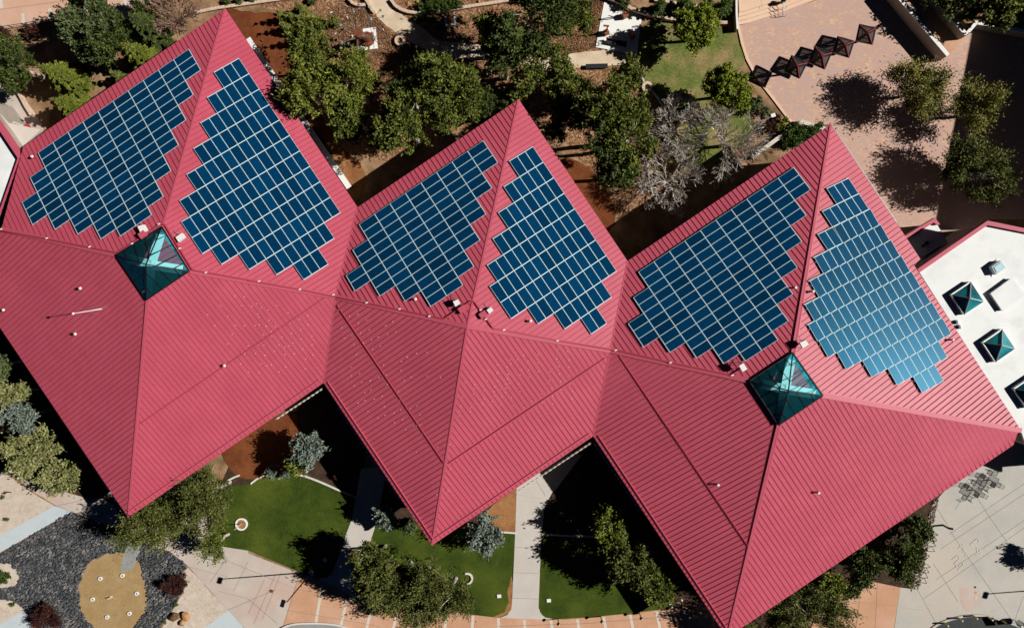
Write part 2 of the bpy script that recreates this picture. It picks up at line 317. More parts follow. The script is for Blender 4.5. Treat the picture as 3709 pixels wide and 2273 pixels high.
l2, l2P = sheet('lawn', 'c2', [(870, 810), (1250, 800), (1700, 862), (1826, 864), (1800, 1200), (1806, 1330), (1785, 1395), (1730, 1425), (1660, 1432), (1500, 1414), (1300, 1372), (1050, 1388), (880, 1380), (740, 1318), (780, 1100), (835, 920)], GRASS)
LAYER[0] += 1
sheet('lawn_edge_soil', 'c2', [(1800, 1150), (1808, 1200), (1790, 1300), (1806, 1340), (1785, 1397), (1730, 1427), (1680, 1432), (1750, 1400), (1780, 1330), (1775, 1260)], ORSOIL, 0, .06)
sheet('footpath', 'c3', [(137, 480), (310, 380), (460, 300), (600, 330), (500, 500), (380, 580), (325, 680), (308, 850), (285, 1370), (310, 1420), (390, 1452), (20, 1438), (70, 1418), (98, 1380), (103, 1340), (125, 860)], WALKC)
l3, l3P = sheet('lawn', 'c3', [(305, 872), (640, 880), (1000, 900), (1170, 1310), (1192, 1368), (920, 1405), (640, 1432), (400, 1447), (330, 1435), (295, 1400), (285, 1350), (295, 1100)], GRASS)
sheet('shade_darkened_bed', 'c3', [(310, 866), (325, 680), (385, 585), (650, 235), (1000, 740), (1500, 1400), (1420, 1350), (1190, 1368), (1170, 1310), (1000, 900), (640, 878)], SHADESOIL)
sheet('salmon_walk', 'c4', [(500, 1340), (610, 1290), (740, 1215), (845, 1190), (1040, 1230), (985, 1580), (400, 1580)], SALMON)
sheet('grey_plaza', 'c4', [(1303, 615), (1500, 400), (1700, 200), (2100, -100), (2400, -100), (2400, 1700), (970, 1700), (1040, 1230), (1162, 1246)], CONC2)
sheet('paved_panel', 'c4', [(1445, 1225), (1580, 1235), (1580, 1310), (1445, 1310)], CONC)
sheet('paved_panel', 'c4', [(1445, 1315), (1580, 1315), (1590, 1330), (1490, 1400)], CONC)
sheet('shade_darkened_shrub_bed', 'c4', [(1303, 615), (1160, 1246), (1040, 1230), (845, 1190), (740, 1212), (610, 1288), (500, 1340), (0, 1560), (-200, 1560), (600, 900), (1200, 560)], SHADESOIL)  # shrub bed, its soil likewise darkened to stand in for shade
sheet('shade_darkened_bed', 'b1', [(-80, 780), (0, 800), (500, 1560), (880, 2170), (740, 1980), (560, 1990), (200, 1830), (-80, 1740)], SHADESOIL, 1)
rs, rsP = sheet('rock_strip', 'c4', [(1303, 618), (1162, 1244), (1118, 1235), (1160, 1080), (1190, 940), (1225, 790), (1265, 640)], cells('river_rock', [(0, (.10, .06, .045)), (.4, (.26, .2, .17)), (1, (.62, .56, .5))], 4.0, .85, 1, None, .15), 0, .04)
aP = [(1240, 1520), (1300, 1475), (1370, 1450), (1440, 1430), (1500, 1420), (1580, 1418), (1650, 1427), (1730, 1450), (1800, 1475), (1880, 1508), (2050, 1700), (1200, 1700)]
sheet('driveway_circle', 'c4', aP, ASPH)
sheet('grey_gravel_bed', 'c2', [(200, 1530), (250, 1495), (330, 1476), (500, 1474), (640, 1490), (760, 1540), (800, 1700), (150, 1700)], GREYS, 1)
# expansion joints (thin dark grooves filled with sealant)
JM = mat('joint_sealant', (.38, .34, .30), .9)
jm = MB()
def joint(t, a, b, wd=.022):
    jm.bar(G(t, *a, .004 * (LAYER[0] + 3)), G(t, *b, .004 * (LAYER[0] + 3)), wd, .004)
for t, segs in {'c4': [((1303, 700), (1420, 900)), ((1420, 900), (1880, 1560)), ((1162, 1246), (1285, 1470)), ((1460, 640), (1420, 700)), ((1500, 500), (1640, 730)), ((1640, 730), (1900, 1100)), ((1205, 1310), (1900, 820)), ((1290, 1180), (1900, 770)), ((1320, 970), (1900, 590)), ((1270, 1070), (1440, 1330)), ((1888, 1290), (1830, 1450)), ((1380, 870), (1900, 520)), ((1060, 1370), (1205, 1390)), ((890, 1200), (870, 1560)), ((640, 1355), (760, 1335)), ((760, 1335), (1015, 1360)), ((780, 1205), (740, 1540))],
                'c2': [((0, 1110), (330, 1240)), ((330, 1240), (520, 1310)), ((115, 1180), (0, 1420)), ((230, 1130), (100, 1450)), ((-300, 1000), (0, 1110)), ((-200, 1260), (0, 1310)), ((0, 1310), (200, 1480)), ((330, 1240), (900, 1390)), ((270, 1390), (900, 1500))],
                'c3': [((125, 958), (297, 965)), ((112, 1132), (292, 1138)), ((106, 1305), (286, 1312)), ((138, 600), (300, 625)), ((270, 500), (335, 610)), ((10, 1500), (620, 1480)), ((620, 1480), (1100, 1440)), ((1100, 1440), (1500, 1420))],
                'c1': [((1240, 1080), (1560, 1160)), ((1540, 1040), (1888, 1190)), ((1560, 1030), (1440, 1200)), ((1700, 1060), (1600, 1260)), ((1888, 1150), (1740, 1480)), ((1560, 1390), (1888, 1250)), ((380, 680), (900, 560)), ((260, 520), (0, 450))],
                'a1': [((-50, 70), (330, 20)), ((330, 20), (700, -30)), ((-40, 760), (110, 640))]}.items():
    for a, b in segs: joint(t, a, b)
for a, b in (((856, 70), (825, 215)), ((825, 215), (826, 260)), ((720, 195), (880, 215))): jm.bar(G('a3', *a, .056), G('a3', *b, .056), .03, .004)
tag(jm.build('expansion_joints', JM), kind='structure')
# ---------------------------------------------------------------- the red-roofed building
EZ = 7.9
T = [U((815.7, 31.8), EZ), U((1878.8, 360.2), EZ), U((3009.3, 450.2), EZ)]
B = [U((464.5, 1872.9), EZ), U((1564.7, 1973.5), EZ), U((2634, 2307), EZ)]
VT = [U((1294.6, 751), EZ), U((2273, 945), EZ)]; VB = [U((1171.7, 1385.6), EZ), U((2148.5, 1579), EZ)]
A = [Vector((-39.65, 3.584, EZ + 4.99)), U((1692.9, 1181.7), EZ + 4.32), Vector((24.94, -8.968, EZ + 4.88))]
M = [U((1216.2, 1074), EZ + 1.715), U((2210.5, 1269), EZ + 1.703)]
L0 = U((84.7, 529.7), EZ)
pNW = plane3(A[0], T[0], L0); pNE3 = plane3(A[2], T[2], G('b4', 1000, 94, EZ)); pSE3 = plane3(A[2], B[2], G('c4', 1815, 260, EZ))
ML = UP(px('b1', 10, 150), pNW); BL = U((-70, 1082), EZ)
S1 = G('b4', 1180, 355, EZ); S2 = UP(px('b4', 1135, 395), pNE3); S3 = UP(px('c4', 1870, 160), pNE3)
S4 = G('c4', 1845, 178, EZ + .3); S5 = G('c4', 1815, 260, EZ)
bld = thing('civic_building', 'long building under three joined red metal pyramid roofs, glass peaks on the outer two', 'building', (0, -5, 0))
FACES = {  # roof index, polygon, eave edge
    'NW0': (0, [A[0], T[0], L0, ML], (T[0], L0)), 'NE0': (0, [A[0], M[0], VT[0], T[0]], (T[0], VT[0])),
    'SE0': (0, [A[0], B[0], VB[0], M[0]], (B[0], VB[0])), 'SW0': (0, [A[0], ML, BL, B[0]], (B[0], BL)),
    'NW1': (1, [A[1], T[1], VT[0], M[0]], (T[1], VT[0])), 'NE1': (1, [A[1], M[1], VT[1], T[1]], (T[1], VT[1])),
    'SE1': (1, [A[1], B[1], VB[1], M[1]], (B[1], VB[1])), 'SW1': (1, [A[1], M[0], VB[0], B[1]], (B[1], VB[0])),
    'NW2': (2, [A[2], T[2], VT[1], M[1]], (T[2], VT[1])), 'NE2': (2, [A[2], S3, S2, S1, T[2]], (T[2], S1)),
    'SE2': (2, [A[2], B[2], S5, S4, S3], (B[2], S5)), 'SW2': (2, [A[2], M[1], VB[1], B[2]], (B[2], VB[1]))}
def clip_line(poly2, x):
    ys = []
    n = len(poly2)
    for i in range(n):
        (x0, y0), (x1, y1) = poly2[i], poly2[(i + 1) % n]
        if (x0 - x) * (x1 - x) < 0: ys.append(y0 + (y1 - y0) * (x - x0) / (x1 - x0))
    ys.sort(); return ys
PLN = {}
roofmb = [MB(), MB(), MB()]
for k, (ri, poly, (e0, e1)) in FACES.items():
    far = max(poly, key=lambda p: p.z)
    pl = plane3(e0, e1, far); PLN[k] = pl; nrm = pl[1]
    roofmb[ri].add(poly, [tuple(range(len(poly)))])
    ex = (e1 - e0).normalized(); ey = nrm.cross(ex)
    if ey.z < 0: ey = -ey
    p2 = [((p - e0).dot(ex), (p - e0).dot(ey)) for p in poly]
    xs = [p[0] for p in p2]; pitch = .525; x = math.floor(min(xs) / pitch) * pitch + .26
    while x < max(xs):
        ys = clip_line(p2, x)
        for a, b in zip(ys[::2], ys[1::2]):
            a2 = a + .03; b2 = b - .22
            if b2 - a2 > .2:
                roofmb[ri].bar(e0 + ex * x + ey * a2, e0 + ex * x + ey * b2, .04, .075, nrm, 1, -.01)
        x += pitch
seam = mat('seam_metal', (.40, .05, .08), .5, 0, .3)
roofs = [roofmb[i].build('roof', [PINK, seam], bld) for i in range(3)]
for i, ln in enumerate(('left red pyramid roof', 'middle red pyramid roof without a glass peak', 'right red pyramid roof')): roofs[i]['label'] = ln
# eaves, soffit and walls
outline = [L0, T[0], VT[0], T[1], VT[1], T[2], S1, S2, G('b4', 1850, 1510, 7.4), S4, S5, B[2], VB[1], B[1], VB[0], B[0], BL]
def inset(poly, d):
    n = len(poly); ar = sum(poly[i].x * poly[(i + 1) % n].y - poly[(i + 1) % n].x * poly[i].y for i in range(n)); sg = 1 if ar > 0 else -1
    out = []
    for i in range(n):
        p0, p1, p2 = [Vector((q.x, q.y)) for q in (poly[i - 1], poly[i], poly[(i + 1) % n])]
        a = (p1 - p0).normalized(); b = (p2 - p1).normalized(); na = Vector((-a.y, a.x)) * sg; nb = Vector((-b.y, b.x)) * sg
        dn = 1 + na.dot(nb)
        out.append(p1 + (na + nb) * (d / max(dn, .35)))
    return out
fm = MB()
eaves = [(L0, T[0]), (T[0], VT[0]), (VT[0], T[1]), (T[1], VT[1]), (VT[1], T[2]), (T[2], S1), (S1, S2), (S4, S5), (S5, B[2]), (B[2], VB[1]), (VB[1], B[1]), (B[1], VB[0]), (VB[0], B[0]), (B[0], BL)]
for a, b in eaves: fm.add([a, b, b - Vector((0, 0, .32)), a - Vector((0, 0, .32))], [(0, 1, 2, 3)])
sf = [Vector((p.x, p.y, EZ - .32)) for p in outline]
fm.add(sf, [tuple(range(len(sf)))])
fm.build('fascia', PINKD, bld)
wl = inset(outline, 1.7)
MB().prism([(p.x, p.y) for p in wl], 0, EZ - .4).build('wall', STUCCO, bld)
# ridge and valley caps
def face_up(a, b): return Vector((0, 0, 1))
rc = MB()
def sky_corner(i, k): return SK[i][k]
SKB = .38
SK = [[UP(px('b1', *c), PLN[f]) for c, f in (((1112, 135), 'NE0'), ((1300, 437), 'SE0'), ((1005, 635), 'SE0'), ((800, 328), 'SW0'))],
      [UP(px(t, *c), PLN[f]) for t, c, f in (('b4', (303, 993), 'NE2'), ('b4', (507, 1285), 'SE2'), ('c4', (205, 122), 'SE2'), ('b3', (1722, 1186), 'NW2'))]]
hips = [(T[0], SK[0][0]), (B[0], SK[0][2]), (T[1], A[1]), (B[1], A[1]), (T[2], SK[1][0]), (B[2], SK[1][2])]
ridges = [(ML, SK[0][3]), (SK[0][1], M[0]), (M[0], A[1]), (A[1], M[1]), (M[1], SK[1][3]), (SK[1][1], S3)]
for a, b in hips: MB().bar(a, b, .22, .045).build('hip_cap', CAPM, bld)
for a, b in ridges: MB().bar(a, b, .5, .07).build('ridge_cap', CAPM, bld)
for a, b in ((VT[0], M[0]), (M[0], VB[0]), (VT[1], M[1]), (M[1], VB[1])): MB().bar(a + Vector((0, 0, .01)), b + Vector((0, 0, .01)), .16, .03).build('valley_flashing', CAPM, bld)
# snow rails across the lower slopes
def on(f, t, x, y): return UP(px(t, x, y), PLN[f])
for f, p, q in (('SE0', ('b1', 955, 1480), ('b2', 525, 615)), ('SW1', ('b2', 608, 672), ('c2', 1340, 384)), ('SE1', ('c2', 1365, 384), ('b3', 740, 1028)), ('SW2', ('b3', 836, 1015), ('c3', 1718, 950))):
    MB().bar(on(f, *p), on(f, *q), .07, .13, PLN[f][1]).build('snow_rail', seam, bld)
# box gutters set in from the lower eaves
for f, (a, b) in (('SE0', (B[0], VB[0])), ('SE1', (B[1], VB[1])), ('SW1', (B[1], VB[0])), ('SW2', (B[2], VB[1]))):
    n = PLN[f][1]; ex = (b - a).normalized(); ey = n.cross(ex); ey = ey if ey.z > 0 else -ey
    a_ = a + ex * .5 + ey * .55; b_ = b - ex * .2 + ey * .55
    MB().bar(a_, b_, .09, .14, n).build('gutter', CAPM, bld)
# slatted sun screens hung below some eaves
def screen(a, b, off, wd, m, zz=EZ - .55, posts=True):
    mb = MB(); d = (b - a).normalized(); mb.bar(a, b, wd * .15, .06, lift=0)
    if posts:
        k = int((b - a).length / .55)
        for i in range(k): 
            q = a.lerp(b, (i + .5) / k); mb.box((q.x, q.y, q.z - .05), (.32, .18, .06), math.atan2(d.y, d.x))
    return mb.build('sun_screen', m, bld)
for p, q, m in ((('c2', 607, 0), ('c2', 1033, 635), WPAINT), (('b2', 188, 1450), ('b2', 512, 1236), CREAM), (('c3', 140, 580), ('c3', 650, 240), CREAM), (('c3', 662, 245), ('c3', 980, 712), WPAINT), (('a4', 575, 860), ('a4', 1015, 1520), GREY)):
    screen(G(*p, EZ - .7), G(*q, EZ - .7), 0, .3, m)
# glazed peaks
GLASS = mat('tinted_glass', (.012, .17, .20), .06, 0, .8); n_, l_, b_ = nodes(GLASS)
q_ = n_.new('ShaderNodeTexNoise'); q_.inputs['Scale'].default_value = .35; q_.inputs['Detail'].default_value = 4; l_.new(coords(n_, l_), q_.inputs['Vector'])
r_ = ramp(n_, [(.38, (.006, .09, .11)), (.62, (.03, .30, .34))]); l_.new(q_.outputs['Fac'], r_.inputs[0]); l_.new(r_.outputs[0], b_.inputs['Base Color'])
FROST = mat('pale_steel_beam', (.88, .9, .9), .5)
def clear_glass():
    m = bpy.data.materials.new('clear_teal_glass'); m.use_nodes = True; n, l = m.node_tree.nodes, m.node_tree.links; n.clear()
    out = n.new('ShaderNodeOutputMaterial'); tr = n.new('ShaderNodeBsdfTransparent'); tr.inputs[0].default_value = (.62, .97, 1, 1)
    gl = n.new('ShaderNodeBsdfGlossy'); gl.inputs['Roughness'].default_value = .05; gl.inputs[0].default_value = (.5, .85, .9, 1)
    fr = n.new('ShaderNodeFresnel'); fr.inputs[0].default_value = 1.6; mx = n.new('ShaderNodeMixShader')
    df = n.new('ShaderNodeBsdfDiffuse'); df.inputs[0].default_value = (.02, .26, .31, 1); m2 = n.new('ShaderNodeMixShader'); m2.inputs[0].default_value = .12
    l.new(tr.outputs[0], m2.inputs[1]); l.new(df.outputs[0], m2.inputs[2])
    l.new(fr.outputs[0], mx.inputs[0]); l.new(m2.outputs[0], mx.inputs[1]); l.new(gl.outputs[0], mx.inputs[2]); l.new(mx.outputs[0], out.inputs[0]); return m
CLEAR = clear_glass()
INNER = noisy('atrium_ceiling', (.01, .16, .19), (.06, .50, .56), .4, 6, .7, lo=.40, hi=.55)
for i in range(2):
    q = SK[i]; zt = max(p.z for p in q) + .12; base = [Vector((p.x, p.y, zt)) for p in q]
    ap = U((529.7, 957.6), zt + 1.75) if i == 0 else U(px('b4', 276, 1252), zt + 1.75)
    sl = MB().add([ap] + base, [(0, 1, 2), (0, 2, 3), (0, 3, 4), (0, 4, 1)]).build('skylight', CLEAR, roofs[i])
    kb = MB()
    for j in range(4):
        a, b = base[j], base[(j + 1) % 4]; kb.add([a, b, Vector((b.x, b.y, zt - .9)), Vector((a.x, a.y, zt - .9))], [(0, 1, 2, 3)])
    kb.build('skylight_kerb', PINKD if i == 0 else DARK, roofs[i])
    fr = MB()
    for j in range(4):
        a, b = base[j], base[(j + 1) % 4]; fr.bar(a, ap, .11, .08, lift=.01); fr.bar(a, b, .10, .07, lift=.0)
        hh = [a.lerp(ap, t) for t in (.34, .70)]; h2 = [b.lerp(ap, t) for t in (.34, .70)]
        m0 = a.lerp(b, .5)
        for t, h in ((.19, a.lerp(ap, .36)), (.40, a.lerp(ap, .78)), (.62, b.lerp(ap, .76)), (.82, b.lerp(ap, .36))): fr.bar(a.lerp(b, t), h, .06, .06, lift=.01)
    fr.build('skylight_frame', BLACK, roofs[i])
    # steel cross beams and dim ceiling seen through the glass
    cb = MB(); zb = zt + .25
    cen = ap.copy(); cen.z = zb
    for j in range(2):
        a = base[j].copy(); b = base[j + 2].copy(); a.z = b.z = zb; a = a.lerp(cen, .2); b = b.lerp(cen, .2)
        a.z = zb - .3; b.z = zb - .3; c2 = cen.copy(); c2.z = zb + .45
        cb.bar(a, c2, .95, .12); cb.bar(c2, b, .95, .12)
    cb.build('roof_truss', FROST, roofs[i])
    MB().add([Vector((p.x, p.y, zt - .02)) for p in q], [(0, 1, 2, 3)]).build('atrium_floor', INNER, roofs[i])
# conduit that follows the ridge
def conduit(pts, col=PINKD, r=.05):
    mb = MB()
    for a, b in zip(pts, pts[1:]): mb.bar(a, b, r * 2.4, r * 2, lift=.12)
    return mb.build('conduit', col, bld)
up = Vector((0, 0, 1))
conduit([on('NW0', 'b1', 10, 158), on('NW0', 'b1', 330, 218), on('NW0', 'b1', 620, 275), on('NW0', 'b1', 805, 312), on('NW0', 'b1', 950, 222), on('NW0', 'b1', 1105, 112), on('NE0', 'b1', 1130, 118), on('NE0', 'b1', 1320, 428), on('NE0', 'b1', 1420, 446), on('NE0', 'b1', 1888, 530)])
conduit([on('NE0', 'b2', 0, 500), on('NE0', 'b2', 360, 562), M[0] + up * .05, on('NW1', 'b2', 815, 655), on('NW1', 'b2', 1340, 763), on('NW1', 'b2', 1525, 640), on('NE1', 'b2', 1545, 645), on('NE1', 'b2', 1675, 830), on('NE1', 'b2', 1888, 862)])
conduit([on('NE1', 'b3', 0, 830), on('NE1', 'b3', 415, 910), on('NW2', 'b3', 812, 975), on('NW2', 'b3', 1185, 1060), on('NW2', 'b3', 1600, 1146), on('NW2', 'b3', 1690, 1090)])
cp = MB()
clips = [('NW0', 'b1', 18, 152), ('NW0', 'b1', 330, 214), ('NW0', 'b1', 622, 272), ('NW0', 'b1', 912, 250), ('NW0', 'b1', 1095, 117), ('NE0', 'b1', 1237, 283), ('NE0', 'b1', 1415, 447), ('NE0', 'b1', 1778, 506), ('NE0', 'b2', 80, 506), ('NE0', 'b2', 357, 562), ('NE0', 'b2', 585, 598), ('NW1', 'b2', 812, 653), ('NW1', 'b2', 1037, 695), ('NW1', 'b2', 1240, 745), ('NW1', 'b2', 1435, 700), ('NE1', 'b2', 1590, 702), ('NE1', 'b2', 1625, 765), ('NE1', 'b2', 1750, 838), ('NE1', 'b3', 50, 838), ('NE1', 'b3', 415, 911), ('NW2', 'b3', 812, 976), ('NW2', 'b3', 1185, 1061), ('NW2', 'b3', 1607, 1146)]
for c in clips:
    q = on(*c); o = MB().box((q.x, q.y, q.z + .26), (.26, .12, .05), .3).build('pipe_clip', WPAINT, bld)
for c in (('NW1', 'b2', 1465, 697), ('NE1', 'b2', 1607, 733), ('NW0', 'b1', 990, 190)):
    q = on(*c); MB().box((q.x, q.y, q.z + .3), (.75, .62, .5), .6).build('pull_box', PINK, bld)
# vents
def vent(f, t, x, y, h=.5, r=.09):
    q = on(f, t, x, y); mb = MB().tube(q - up * .05, q + up * h, r, r, 8, 0).tube(q + up * (h + .03), q + up * (h + .14), r * 1.9, r * 1.2, 8, 1)
    mb.build('roof_vent', [PINKD, WPAINT], bld)
for v in (('NW0', 'a1', 240, 1076), ('SW0', 'b1', 45, 702), ('SW0', 'b1', 568, 555), ('SW0', 'b1', 534, 865), ('SE0', 'b1', 1548, 1080), ('NW1', 'b2', 1147, 628), ('NE1', 'b3', 230, 776), ('NW2', 'b4', 315, 550), ('NE2', 'b4', 435, 576), ('NE2', 'b4', 1385, 905), ('SW2', 'c3', 1505, 525), ('SE2', 'c4', 472, 580)): vent(*v)
# antenna mast lying out from the left roof
q0 = on('SW0', 'b1', 695, 695); 
mst = thing('antenna_mast', 'thin pale antenna mast standing on the left red roof below the glass peak', 'antenna', q0)
tp = U(px('b1', 500, 727), q0.z); h_ = 5.6
k_ = (Vector((tp.x, tp.y)).length and 1)
a_ = q0.copy(); topv = U(px('b1', 500, 727), q0.z + h_ * .62)
MB().tube(a_, topv, .06, .035, 8).build('mast', WPAINT, mst)
MB().ball(topv, .14, 8).build('finial', WPAINT, mst)
mb = MB()
for d in ((.9, .5), (-.6, .9), (-.5, -1)): mb.tube(a_.lerp(topv, .5), UP((px('b1', 695 + d[0] * 50, 695 - d[1] * 40)), PLN['SW0']), .012, .012, 4)
mb.build('guy_wire', GREY, mst)
# snow guards: small clips in rows on the lower slopes
GUARD = mat('pale_snow_guard', (.75, .6, .58), .5)
gme = bpy.data.meshes.new('snow_guard'); gb = MB().box((0, 0, .04), (.10, .06, .08)); gme.from_pydata(gb.v, [], gb.f); gme.materials.append(GUARD)
gl = []
def guards(f, a, b, c, nu, nv, skip=.25):
    A0, B0, C0 = on(f, *a), on(f, *b), on(f, *c)
    for i in range(nu):
        for j in range(nv):
            if random.random() < skip: continue
            p = A0 + (B0 - A0) * ((i + random.uniform(-.12, .12)) / (nu - 1)) + (C0 - A0) * ((j + .5 * (i % 2) + random.uniform(-.08, .08)) / (nv - 1))
            gl.append(p)
guards('SE0', ('b1', 1420, 740), ('b1', 1700, 550), ('b1', 1700, 1130), 7, 7, .35); guards('SE0', ('b2', 60, 660), ('b2', 400, 700), ('b2', 130, 1080), 6, 7, .3)
guards('SW1', ('b2', 620, 700), ('b2', 1050, 800), ('c2', 760, 40), 8, 12, .35); guards('SW1', ('b2', 1080, 850), ('b2', 1380, 1130), ('c2', 1080, 310), 5, 6, .4)
guards('SE1', ('b2', 1480, 1200), ('b2', 1880, 1000), ('c2', 1440, 60), 6, 8, .35); guards('SE1', ('b3', 0, 1080), ('b3', 480, 960), ('b3', 40, 1400), 8, 7, .3)
random.shuffle(gl)
for p in gl[:100]:
    o = bpy.data.objects.new('snow_guard', gme); C.objects.link(o); o.parent = bld; o.matrix_parent_inverse = bld.matrix_basis.inverted(); o.location = p; o.rotation_euler = (0, 0, .6)
rg = MB()
for p in gl[100:]: rg.box((p.x, p.y, p.z + .04), (.10, .06, .08), .6)
o = rg.build('snow_guards', GUARD, bld); o['kind'] = 'stuff'
# ---------------------------------------------------------------- solar arrays
def cell_mat(name, c1, c2, line):
    m = mat(name, c1, .3, 0, .2); m.node_tree.nodes['Principled BSDF'].inputs['Specular Tint'].default_value = (.0, .30, .50, 1); n, l, b = nodes(m); co = coords(n, l, 'UV')
    k = n.new('ShaderNodeTexBrick'); k.offset = 0; k.inputs['Scale'].default_value = 1; k.inputs['Mortar Size'].default_value = .012
    k.inputs['Brick Width'].default_value = .165; k.inputs['Row Height'].default_value = .165
    k.inputs['Color1'].default_value = (*c1, 1); k.inputs['Color2'].default_value = (*c2, 1); k.inputs['Mortar'].default_value = (*line, 1)
    l.new(co, k.inputs['Vector'])
    oi = n.new('ShaderNodeObjectInfo'); mr = n.new('ShaderNodeMapRange'); mr.inputs['To Min'].default_value = .8; mr.inputs['To Max'].default_value = 1.2; l.new(oi.outputs['Random'], mr.inputs['Value'])
    mm = n.new('ShaderNodeMixRGB'); mm.blend_type = 'MULTIPLY'; mm.inputs[0].default_value = 1; l.new(k.outputs['Color'], mm.inputs[1]); l.new(mr.outputs[0], mm.inputs[2])
    l.new(mm.outputs[0], b.inputs['Base Color']); return m
CELLS = cell_mat('solar_cell', (.0008, .023, .075), (.001, .029, .09), (.002, .055, .12))
PFRAME = mat('panel_frame', (.52, .70, .75), .5)
RAILM = mat('mounting_rail', (.62, .72, .74), .55)
def panel_mesh(lx, ly):
    t = .028; mb = MB()
    o = [(0, 0), (lx, 0), (lx, ly), (0, ly)]; i = [(t, t), (lx - t, t), (lx - t, ly - t), (t, ly - t)]
    v = [(*p, 0) for p in o] + [(*p, .045) for p in o] + [(*p, .045) for p in i] + [(*p, .04) for p in i]
    f = [(3, 2, 1, 0)]; mi = [0]
    for a in range(4):
        b = (a + 1) % 4
        f += [(a, b, 4 + b, 4 + a), (4 + a, 4 + b, 8 + b, 8 + a), (8 + a, 8 + b, 12 + b, 12 + a)]; mi += [0] * 3
    f.append((12, 13, 14, 15)); mi.append(1)
    me = bpy.data.meshes.new('solar_panel'); me.from_pydata(v, [], f); me.materials.append(PFRAME); me.materials.append(CELLS)
    me.polygons.foreach_set('material_index', mi)
    uv = me.uv_layers.new(name='UVMap')
    for lp in me.loops: co = me.vertices[lp.vertex_index].co; uv.data[lp.index].uv = (co.x, co.y)
    me.update(); return me
def array(face, O, Uend, nu, Vend_from, Vend, nv, table, label):
    """O->Uend: nu columns along the eave; Vend_from->Vend: nv panels towards the peak; table: (column, first, count)"""
    pl = PLN[face]; n = pl[1]; off = .20
    P = lambda c: UP(px(*c), (pl[0] + n * off, n))
    o = P(O); u = (P(Uend) - o) / nu; v = (P(Vend) - P(Vend_from)) / nv
    root = thing('solar_array', label, 'solar array', o, 'solar arrays on the red roofs')
    gu, gv = .03, .016; lx, ly = u.length - gu, v.length - gv
    me = panel_mesh(lx, ly); X = u.normalized(); Y = v.normalized()
    flip = X.cross(Y).z < 0
    Z = n; rot = Matrix((X, Y, Z)).transposed() if not flip else None
    if flip:   # mirror: let the local x run the other way
        rot = Matrix((-X, Y, Z)).transposed()
    places = []
    for c, s, k in table:
        for j in range(s, s + k):
            p = o + u * c + v * j + X * gu / 2 + Y * gv / 2
            if flip: p = p + X * lx
            places.append(p)
    inv = root.matrix_basis.inverted()
    for p in places[:100]:
        ob = bpy.data.objects.new('solar_panel', me); C.objects.link(ob); ob.parent = root; ob.matrix_parent_inverse = inv
        ob.matrix_basis = Matrix.Translation(p) @ rot.to_4x4()
    if len(places) > 100:
        bm = bmesh.new()
        for p in places[100:]:
            t = me.copy(); t.transform(Matrix.Translation(p) @ rot.to_4x4()); bm.from_mesh(t); bpy.data.meshes.remove(t)
        m2 = bpy.data.meshes.new('solar_panels'); bm.to_mesh(m2); bm.free(); ob = link('solar_panels', m2, root, [PFRAME, CELLS]); ob['kind'] = 'stuff'
    rl = MB()
    cols = sorted(table)
    for c, s, k in cols:
        for e in (0, 1):
            a = o + u * (c + e) + v * s; b = o + u * (c + e) + v * (s + k)
            rl.bar(a + n * (.006 + .002 * (e + 2 * (c % 2))) , b + n * (.006 + .002 * (e + 2 * (c % 2))), .06, .03, n)
        for t in (.28, .72):
            a = o + u * (c + t) + v * (s - .02); b = o + u * (c + t) + v * (s + k + .02); rl.bar(a, b, .05, .05, n, 0, -.09)
            q = s + .5
            while q < s + k:
                d = o + u * (c + t) + v * q; rl.bar(d - n * .2, d - n * .08, .05, .05, v.normalized()); q += 1
    rl.build('mounting_rail', RAILM, root)
    return root
big = [(-2, 4, 3), (-1, 2, 7), (0, 0, 11), (1, 0, 13), (2, 0, 14), (3, 0, 14), (4, 0, 13), (5, 0, 11), (6, 0, 9), (7, 0, 7), (8, 0, 5), (9, 0, 3)]
small = [(-2, 4, 2), (-1, 2, 6), (0, 0, 10), (1, 0, 12), (2, 0, 12), (3, 0, 11), (4, 0, 9), (5, 0, 7), (6, 0, 5), (7, 0, 3)]
rb = [(9 - c, s, k) for c, s, k in big]; rsm = [(7 - c, s, k) for c, s, k in small]
array('NW0', ('a1', 262, 1045), ('a1', 1292, 337), 10, ('a1', 470, 908), ('b1', 828, 203), 14, big, 'dark navy solar array on the shaded upper left slope of the leftmost roof')
array('NE0', ('a1', 1635, 400), ('a2', 630, 1453), 10, ('b2', 347, -386), ('b1', 1235, 100), 14, rb, 'blue solar array on the right-hand slope of the leftmost roof')
array('NW1', ('b2', 757, 118), ('a2', 1605, 962), 8, ('b2', 865, 47), ('b2', 1250, 680), 12, small, 'dark blue solar array on the upper left slope of the middle roof')
array('NE1', ('a3', 245, 1003), ('b3', 818, 437), 8, ('b3', 605, 125), ('b2', 1650, 550), 12, rsm, 'blue solar array on the right-hand slope of the middle roof')
array('NW2', ('b3', 968, 443), ('a4', 312, 1145), 10, ('b3', 1183, 300), ('b3', 1705, 1053), 14, big, 'dark blue solar array on the upper left slope of the rightmost roof')
array('NE2', ('a4', 687, 1218), ('b4', 1390, 865), 10, ('b4', 1110, 440), ('b4', 402, 805), 14, rb, 'brightest teal solar array, on the rightmost slope beside the white roof')
